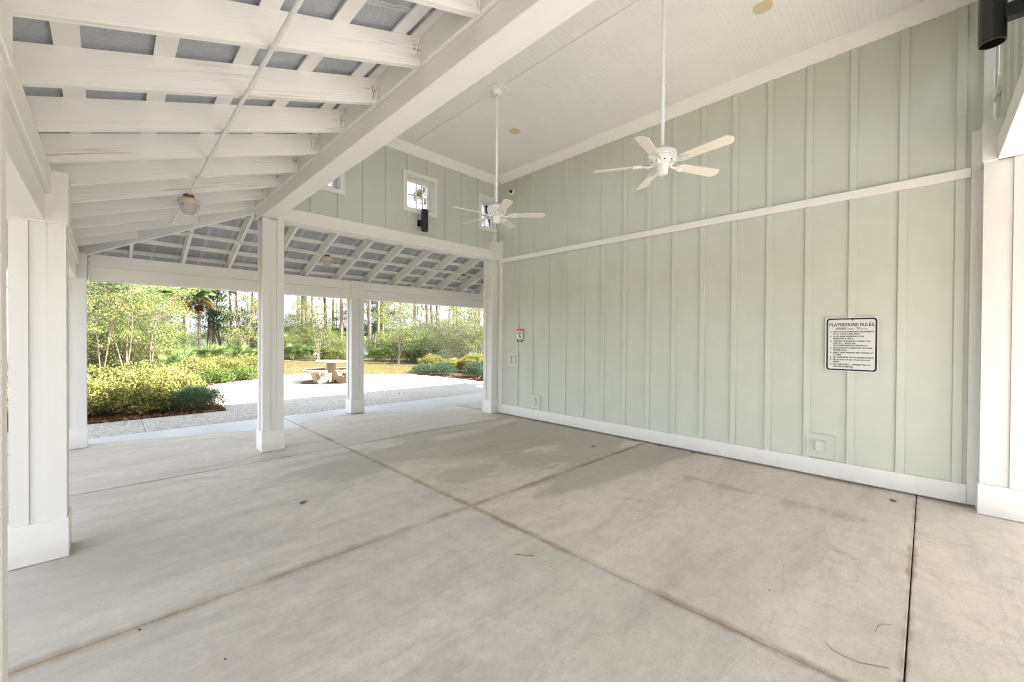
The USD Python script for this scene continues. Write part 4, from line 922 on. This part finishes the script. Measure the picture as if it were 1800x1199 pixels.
# ---- trees
def limb(p0, p1, r, bend=0.12, n=5):
    p0, p1 = np.asarray(p0, float), np.asarray(p1, float); L = np.linalg.norm(p1 - p0)
    t = np.linspace(0, 1, n)[:, None]; off = r.normal(size=3) * bend * L; off[2] *= 0.3
    return p0 + (p1 - p0) * t + off * (np.sin(np.pi * t)) * 0.5
def light_tree(seed, H, spread, nst, mat, nclump=60, per=90, leaf=0.09, clr=0.45, z0=0.28, bark='bark_pale', rad=0.035, airy=1.0, name='slender_tree'):
    r = np.random.default_rng(seed); t = thing(name); wood, C = [], []
    for s in range(nst):
        a = r.uniform(0, 6.28); top = np.array([math.cos(a) * spread * 0.35 * r.uniform(.3, 1), math.sin(a) * spread * 0.35 * r.uniform(.3, 1), H * r.uniform(0.75, 0.98)])
        p = limb((0.06 * math.cos(a), 0.06 * math.sin(a), -0.1), top, r, 0.10, 9); wood.append(tube(p, np.linspace(rad, rad * 0.25, 9), 6))
        for k in range(nclump // nst):
            q = r.uniform(z0, 1.0); j = q * 8; i = int(min(j, 7)); b = p[i] + (p[i + 1] - p[i]) * (j - i)
            aa = r.uniform(0, 6.28); l = spread * 0.5 * r.uniform(0.25, 1.0) * (1.15 - 0.6 * abs(q - 0.55))
            e = b + np.array([math.cos(aa) * l, math.sin(aa) * l, l * r.uniform(0.0, 0.7)])
            if k % 2 == 0: wood.append(tube(limb(b, e, r, 0.15, 4), np.linspace(rad * 0.35, rad * 0.08, 4), 4, False))
            m = int(per * r.uniform(0.5, 1.4)); cr = clr * r.uniform(0.6, 1.25)
            C.append(e + r.normal(size=(m, 3)) * [cr * 0.55, cr * 0.55, cr * 0.34])
    part('trunk', cat(wood), bark, t, smooth=True); part('crown', leafcloud(np.vstack(C), leaf, r), mat, t); return t
def pine(seed, H, name='pine_tree', crown0=0.62, rad=0.17, mat='needle', bark='bark_pale', lean=0.02):
    r = np.random.default_rng(seed); t = thing(name)
    a = r.uniform(0, 6.28); p = limb((0, 0, -0.2), (math.cos(a) * lean * H, math.sin(a) * lean * H, H), r, 0.02, 10)
    wood = [tube(p, np.linspace(rad, rad * 0.3, 10), 9)]; v = []
    C = []
    for k in range(34):
        q = r.uniform(crown0, 1.0); j = q * 9; i = int(min(j, 8)); b = p[i] + (p[i + 1] - p[i]) * (j - i)
        aa = r.uniform(0, 6.28); l = (0.6 + 2.2 * (1.02 - q) / (1 - crown0)) * r.uniform(0.5, 1.0)
        e = b + np.array([math.cos(aa) * l, math.sin(aa) * l, l * r.uniform(0.0, 0.45)])
        wood.append(tube(limb(b, e, r, 0.12, 4), np.linspace(0.035, 0.012, 4), 4, False))
        for u in (0.55, 0.8, 1.0):
            C.append(b + (e - b) * u + r.normal(size=(7, 3)) * 0.16)
    for q in np.linspace(0.25, crown0, 5):
        if r.uniform() < 0.6:
            i = int(q * 9); aa = r.uniform(0, 6.28); wood.append(tube([p[i], p[i] + np.array([math.cos(aa), math.sin(aa), 0.2]) * r.uniform(.3, .9)], [0.02, 0.006], 4, False))
    C = np.vstack(C); n = 16
    d = r.normal(size=(len(C), n, 3)); d /= np.linalg.norm(d, axis=2, keepdims=True); d[..., 2] = d[..., 2] * 0.8 + 0.25
    c = np.repeat(C[:, None], n, 1).reshape(-1, 3); d = d.reshape(-1, 3); s = np.cross(d, r.normal(size=d.shape)); s /= np.linalg.norm(s, axis=1, keepdims=True)
    V = np.stack([c - s * 0.012, c + s * 0.012, c + d * 0.26], 1).reshape(-1, 3)
    part('trunk', cat(wood), bark, t, smooth=True); part('crown', trimesh.Trimesh(V, np.arange(len(V)).reshape(-1, 3), process=False), mat, t); return t
def cabbage_palm(seed, H):
    r = np.random.default_rng(seed); t = thing('cabbage_palm')
    part('trunk', tube(limb((0, 0, -0.2), (0.25, 0.1, H), r, 0.03, 8), np.linspace(0.19, 0.15, 8), 10), 'bark_pale', t, smooth=True)
    top = np.array([0.25, 0.1, H]); up, dn = [], []
    for k in range(34):
        a = r.uniform(0, 6.28); e = r.uniform(-0.5, 1.35); l = r.uniform(0.8, 1.5)
        tip = top + np.array([math.cos(a) * math.cos(e) * l, math.sin(a) * math.cos(e) * l, math.sin(e) * l])
        m = mv(palm_fan(r, 0.95 * r.uniform(.8, 1.1), 30, 1.9, 0.5, 0.014), tip, rz=a, ry=-(e - 0.4) * 0.9, rx=r.uniform(-.6, .6))
        (up if e > -0.1 else dn).append(m); up.append(tube([top, (top + tip) / 2 + [0, 0, 0.08], tip], 0.015, 4, False))
    part('crown', cat(up), 'palm_leaf', t); part('dead_frond_skirt', cat(dn), 'palm_skirt', t); return t
protos['lt'] = [light_tree(61, 6.2, 3.8, 3, 'leaf_yellowgreen', 78, 62, clr=0.34), light_tree(62, 5.2, 3.4, 2, 'leaf_yellowgreen', 66, 62, clr=0.34), light_tree(63, 6.8, 4.2, 4, 'leaf_yellowgreen', 88, 56, clr=0.34)]
protos['gt'] = [light_tree(64, 7.5, 4.6, 2, 'leaf_green', 130, 130, 0.10, 0.55, 0.15, rad=0.06, name='leafy_tree'), light_tree(65, 6.5, 4.2, 3, 'leaf_green', 120, 130, 0.10, 0.55, 0.15, rad=0.05, name='leafy_tree')]
protos['oak'] = [light_tree(66, 7.2, 5.0, 2, 'leaf_dark', 64, 190, 0.12, 0.75, 0.34, 'bark_dark', 0.09, name='live_oak'), light_tree(67, 6.2, 4.4, 2, 'leaf_dark', 52, 170, 0.12, 0.7, 0.36, 'bark_dark', 0.08, name='live_oak')]
protos['wax'] = [light_tree(68, 3.0, 3.2, 5, 'leaf_olive', 90, 120, 0.075, 0.42, 0.06, rad=0.025, name='olive_shrub'), light_tree(69, 2.4, 2.6, 5, 'leaf_olive', 80, 110, 0.075, 0.4, 0.05, rad=0.02, name='olive_shrub')]
protos['und'] = [light_tree(70, 2.2, 3.0, 6, 'leaf_green', 84, 110, 0.08, 0.45, 0.04, rad=0.02, name='green_bush'), light_tree(71, 1.8, 2.6, 6, 'leaf_yellowgreen', 70, 110, 0.08, 0.42, 0.04, rad=0.02, name='green_bush')]
protos['air'] = [light_tree(72, 4.6, 2.6, 4, 'leaf_yellowgreen', 64, 60, 0.075, 0.36, 0.30, rad=0.03, name='thin_tree'), light_tree(73, 4.0, 2.2, 3, 'leaf_yellowgreen', 48, 60, 0.075, 0.34, 0.3, rad=0.028, name='thin_tree')]
protos['tall'] = [light_tree(74, 10.5, 4.4, 2, 'leaf_pale', 120, 70, 0.10, 0.5, 0.30, rad=0.07, name='tall_airy_tree'), light_tree(75, 9.0, 4.0, 2, 'leaf_pale', 100, 70, 0.10, 0.5, 0.26, rad=0.06, name='tall_airy_tree')]
protos['pine'] = [pine(81, 15, bark='bark_pale'), pine(82, 17, crown0=0.58, rad=0.15, bark='bark_dark'), pine(83, 13, crown0=0.5, rad=0.14, bark='bark_pale', lean=0.05)]
protos['palm'] = [cabbage_palm(91, 4.6)]
TREES = [  # kind, variant, column, distance, scale, label, group
    ('gt', 0, 150, 21.5, 1.0, 'dense green tree at the far left of the left opening', None), ('gt', 1, 185, 23, 0.95, 'second dense green tree from the left column', None), ('gt', 0, 120, 25, 1.05, 'green tree hidden behind the left columns', None),
    ('lt', 0, 222, 19.5, 0.95, 'yellow green tree with pale curved stems behind the left hedge', None), ('lt', 1, 262, 20, 0.95, 'yellow green tree leaning right behind the left hedge', None), ('lt', 2, 205, 27, 1.05, 'taller yellow green tree behind the curved stem tree', None),
    ('lt', 1, 288, 25, 1.0, 'airy yellow green tree left of the cabbage palm', None), ('air', 0, 313, 31, 0.8, 'small thin tree under the left side of the cabbage palm crown', None), ('air', 0, 178, 19, 0.9, 'thin stemmed sapling at the left end of the hedge', None),
    ('palm', 0, 333, 30, 1.0, 'cabbage palm with brown skirt left of the live oak', None),
    ('oak', 0, 396, 37, 1.0, 'dark crooked live oak left of the middle column', None), ('oak', 1, 452, 44, 0.9, 'dark oak partly behind the middle column', None),
    ('pine', 0, 351, 34, 0.8, 'pale thin pine just right of the cabbage palm', None), ('pine', 1, 364, 38, 0.9, 'darker pine between the palm and the live oak', None), ('pine', 0, 374, 36, 0.75, 'pale straight pine nearest the live oak', None), ('pine', 2, 421, 36, 0.85, 'pale pine right of the live oak', None),
    ('air', 1, 432, 30, 1.2, 'thin yellow tree in front of the pale pine by the middle column', None), ('air', 0, 405, 41, 1.2, 'thin tree behind the live oak', None),
    ('lt', 1, 508, 40, 0.9, 'yellow green tree at the right edge of the middle column', None), ('pine', 0, 533, 36, 1.0, 'left one of the close pair of pines behind the table', None), ('pine', 2, 541, 35, 1.05, 'pale thicker one of the close pair of pines behind the table', None), ('pine', 1, 548, 40, 1.0, 'dark pine just right of the close pair', None),
    ('pine', 1, 575, 41, 1.1, 'lone pine above the picnic table', None), ('pine', 0, 600, 33, 1.0, 'pine directly left of the porch column', None), ('air', 0, 560, 27.5, 1.0, 'pale multi stem tree standing on the lawn edge behind the table', None),
    ('oak', 1, 518, 46, 0.75, 'dark round oak low behind the palmetto clump', None), ('oak', 0, 598, 46, 0.7, 'dark oak behind the pine left of the porch column', None),
    ('oak', 0, 655, 38, 0.8, 'dark oak at the right edge of the porch column', None), ('pine', 1, 650, 34, 1.15, 'thick dark pine right of the porch column', None), ('pine', 0, 664, 36, 0.95, 'left of the thin twin pines in the right opening', None), ('pine', 2, 671, 37, 0.95, 'right of the thin twin pines in the right opening', None),
    ('lt', 0, 690, 32, 0.95, 'yellow green tree in front of the twin pines', None), ('air', 1, 700, 26.5, 1.15, 'thin pale stemmed tree at the lawn edge in the right opening', None), ('lt', 2, 722, 35, 0.72, 'broad yellow green tree left of the thick bare trunk', None), ('und', 0, 742, 28, 1.1, 'green bush beside the leaning trunk', None),
    ('pine', 2, 755, 33, 1.25, 'thick pale pine trunk in the right opening', None), ('pine', 1, 763, 36, 0.9, 'dark slim pine beside the thick pale trunk', None), ('pine', 1, 771, 40, 0.9, 'dark slim pine second right of the thick trunk', None),
    ('wax', 0, 792, 25.5, 0.9, 'grey green rounded bush behind the right bed', None), ('wax', 1, 770, 28, 0.85, 'grey green bush behind the dark slim pines', None), ('wax', 0, 822, 27, 0.85, 'grey green bush close to the far corner column', None),
    ('lt', 1, 838, 26, 1.1, 'yellow tree touching the far corner column', None), ('lt', 0, 812, 34, 0.95, 'pale yellow tree behind the grey green bushes', None), ('pine', 0, 797, 42, 0.9, 'thin pine above the grey green bush', None), ('pine', 2, 786, 44, 1.0, 'thin pine left of the yellow tree', None), ('pine', 1, 840, 40, 1.0, 'pine behind the yellow tree by the corner column', None)]
TREES += [('tall', 0, 385, 39, 0.9, 'tall airy tree rising above the crooked live oak', None), ('tall', 1, 440, 43, 0.95, 'tall airy tree above the pale pine by the middle column', None), ('tall', 1, 300, 36, 0.8, 'tall airy tree behind the thin tree left of the palm', None),
  ('tall', 0, 512, 40, 0.85, 'tall airy tree left of the close pair of pines', None), ('tall', 1, 558, 44, 0.8, 'tall airy tree between the pair of pines and the lone pine', None), ('tall', 0, 590, 47, 0.85, 'tall airy tree between the lone pine and the porch column', None),
  ('tall', 0, 658, 42, 0.9, 'tall airy tree behind the thick dark pine', None), ('tall', 1, 682, 39, 0.95, 'tall airy tree right of the twin pines', None), ('tall', 0, 738, 47, 0.8, 'tall airy tree left of the thick pale trunk', None), ('tall', 1, 782, 45, 0.85, 'tall airy tree right of the dark slim pines', None), ('tall', 0, 818, 40, 0.95, 'tall airy tree behind the grey green bushes', None), ('tall', 1, 846, 36, 0.95, 'tall airy tree at the edge of the far corner column', None),
  ('pine', 0, 525, 44, 0.95, 'thin pine far back left of the close pair', None), ('pine', 1, 583, 46, 0.9, 'thin dark pine far back over the picnic table', None), ('pine', 2, 704, 43, 0.9, 'thin pine behind the pale stemmed tree', None), ('pine', 0, 728, 40, 0.9, 'thin pine left of the leaning trunk', None), ('pine', 1, 805, 38, 0.85, 'slim dark pine among the grey green bushes', None), ('pine', 2, 408, 44, 0.9, 'thin pine far back right of the live oak', None), ('pine', 0, 443, 41, 0.85, 'thin pine left of the middle column', None)]
UND = [(160, 20, 'und', 0, 'green bush against the far corner porch column behind the hedge'), (195, 21, 'und', 1, 'yellow green bush low between the left saplings'), (235, 22.5, 'und', 0, 'green bush just right of the curved pale stem'), (270, 24, 'und', 1, 'yellow green bush under the right leaning tree'),
       (300, 26, 'und', 0, 'green bush directly left of the bright saw palmetto'), (215, 30, 'gt', 1, 'dense tree seen over the curved pale stem'), (160, 31, 'gt', 0, 'dense tree rising at the far left behind everything'), (255, 33, 'lt', 2, 'pale tree between the two leaning yellow trees far back'),
       (300, 37, 'und', 1, 'yellow bush by the water left of the cabbage palm trunk'), (340, 39, 'und', 0, 'green bush by the water behind the cabbage palm trunk'), (390, 42, 'und', 0, 'green bush at the foot of the crooked live oak'), (425, 40, 'und', 1, 'yellow bush at the foot of the pale pine by the middle column'),
       (455, 36, 'und', 0, 'green bush touching the left edge of the middle column'), (508, 32, 'und', 1, 'yellow bush touching the right edge of the middle column'), (525, 34, 'und', 0, 'green bush below the close pair of pines'), (582, 33, 'und', 0, 'green bush behind the picnic table top'),
       (605, 30, 'und', 1, 'yellow bush touching the left edge of the porch column'), (660, 30, 'und', 0, 'green bush at the foot of the thin twin pines'), (685, 30, 'und', 1, 'yellow bush behind the right hand saw palmetto'), (725, 30, 'und', 0, 'green bush right of the thin pale stemmed tree'),
       (760, 30, 'wax', 1, 'grey green bush at the foot of the thick pale trunk'), (800, 31, 'wax', 0, 'tall grey green bush behind the rounded one'), (850, 29, 'wax', 1, 'grey green bush cut by the far corner column'), (870, 27, 'wax', 0, 'grey green bush hidden behind the far corner column')]
for k, (kd, vr_, px, d, sc, lb, gr) in enumerate(TREES):
    if d > 42: d = 42 + (d - 42) * 0.35
    nm = 'palm' if kd == 'palm' else ('shrub' if kd in ('wax', 'und') else 'tree')
    place(kd, vr_, at(px, d)[:2], 53 * k, sc, lb, nm, gr, z=-0.16)
for k, (px, d, kd, v, lb) in enumerate(UND):
    place(kd, v, at(px, d)[:2], 71 * k + 13, 1.0 + 0.15 * math.sin(k), lb, 'tree' if kd in ('gt', 'lt') else 'shrub', z=-0.16)

# ---- far wooded shore
r = np.random.default_rng(5); n = 9000
u = r.uniform(-260, 260, n); top = 7 + 5 * meshkit.fbm(np.stack([u * 0.04, 0 * u, 0 * u], 1), 4, 3)
zz = top * np.sqrt(r.uniform(0, 1, n)); sd = 346 + r.uniform(0, 14, n)
P = np.stack([sd * vd[0] + u * vr[0], sd * vd[1] + u * vr[1], zz + 0.3], 1)
tag(part('far_treeline', leafcloud(P, 2.2, r, asp=0.9), 'leaf_dark'), 'low wooded far shore across the water', 'treeline', kind='stuff')

# ---- concrete picnic table
tb = thing('picnic_table', 'round concrete picnic table with curved benches on the patio', 'picnic table', (5.74, 15.12, -0.02), 20, scale=(0.87, 0.87, 1.0))
part('base_disc', lathe([(0, -0.01), (1.15, -0.01), (1.15, 0.004), (0, 0.004)], 40), 'mulch', tb)
part('tabletop', lathe([(0, 0.70), (0.60, 0.70), (0.635, 0.715), (0.64, 0.735), (0.625, 0.755), (0, 0.76)], 48), 'table_stone', tb, smooth=40)
part('pedestal', lathe([(0, 0.0), (0.24, 0.0), (0.23, 0.2), (0.19, 0.45), (0.165, 0.70), (0, 0.70)], 12), 'table_stone', tb)
for k in range(4):
    a = k * math.pi / 2 + math.radians(8)
    prof = Polygon([(0.15, 0.0), (0.30, 0.10), (0.42, 0.005), (0.80, 0.005), (0.86, 0.06), (1.02, 0.375), (0.80, 0.375), (0.72, 0.20), (0.60, 0.16), (0.48, 0.20), (0.36, 0.40), (0.2, 0.42), (0.15, 0.42)])
    leg = prism(prof, 1, -0.11, 0.11); leg.apply_transform(trimesh.transformations.rotation_matrix(a, [0, 0, 1])); part('bench_leg', leg, 'table_stone', tb)
    th = np.linspace(-0.52, 0.52, 13)
    ann = Polygon([(1.09 * math.cos(q), 1.09 * math.sin(q)) for q in th] + [(0.76 * math.cos(q), 0.76 * math.sin(q)) for q in th[::-1]]).buffer(0.02, quad_segs=3)
    m = ext(ann, 0.075, 0.376); m.apply_transform(trimesh.transformations.rotation_matrix(a, [0, 0, 1])); part('bench_seat', m, 'table_stone', tb)

# ---- fallen leaves, needles and twigs on the floor
def fallen(xy, size, seed, label, group=None, z=0.004):
    size *= 1.5
    r = np.random.default_rng(seed); n = 5; a = np.linspace(0, 2 * np.pi, 10, endpoint=False)
    rad = size * 0.5 * (1 + 0.35 * np.cos(n * a / 1.0 + 1)) * r.uniform(0.8, 1.1, 10)
    v = np.vstack([[0, 0, 0.004], np.stack([rad * np.cos(a), rad * 0.7 * np.sin(a), 0.006 * np.abs(np.cos(a * 2)) + 0.001], 1)])
    f = [[0, i + 1, (i + 1) % 10 + 1] for i in range(10)]
    m = mv(trimesh.Trimesh(v, f, process=False), (xy[0], xy[1], z), rz=r.uniform(0, 6.28))
    tag(part('fallen_leaf', m, 'fallen_tone'), label, 'leaf', group)
FLV = [((5.1, 3.45), .05, 'fallen brown leaf on the floor near the middle of the green wall'), ((5.86, 3.22), .07, 'brown leaf against the baseboard in the middle of the green wall'), ((5.87, 2.80), .075, 'larger pair leaf against the baseboard right of another'), ((5.80, 5.25), .06, 'brown leaf against the baseboard near the far corner'),
       ((5.84, 2.3), .05, 'brown leaf at the baseboard right of the clump'), ((5.55, 0.22), .05, 'yellow brown leaf near the dark floor joint by the right column'), ((1.33, 4.2), .06, 'brown leaf between the left column and the middle column'), ((2.0, 8.2), .07, 'brown leaf at the wet slab edge by the middle column')]
for k, (xy, s, lb) in enumerate(FLV): fallen(xy, s, 100 + k, lb)
sp = rng.uniform((-0.1, 0.6), (5.7, 8.6), (70, 2)); 
tag(part('floor_debris', leafcloud(np.column_stack([sp, np.full(70, 0.004)]), 0.022, rng, flat=0.9), 'dry_leaf'), 'tiny dark specks of debris scattered on the concrete', 'debris', kind='stuff')
pl = inside(plaza.intersection(sbox(-2, 9, 10, 18)), 60, rng)
tag(part('patio_leaf_debris', leafcloud(np.column_stack([pl, np.full(60, -0.012)]), 0.08, rng, flat=0.9), 'dry_leaf'), 'scattered brown leaves lying on the shell patio', 'leaves', kind='stuff')
def needle(pts, label, rad=0.0016, nm='pine_needle', mt='pine_straw', ct='needle'):
    tag(part(nm, tube([(x, y, 0.004) for x, y in pts], rad, 6), mt, smooth=True), label, ct)
needle([(2.698, 0.362), (2.657, 0.33), (2.642, 0.287), (2.643, 0.221), (2.703, 0.114)], 'long curved pine needle left of the dark floor joint')
needle([(2.985, 0.182), (3.054, 0.177), (3.099, 0.158), (3.125, 0.127)], 'short curled pine needle close to the dark floor joint', 0.0012)
needle([(2.138, 2.118), (2.178, 2.058), (2.223, 2.003)], 'small brown twig in the middle of the floor', 0.003, 'twig', 'pine_straw', 'twig')
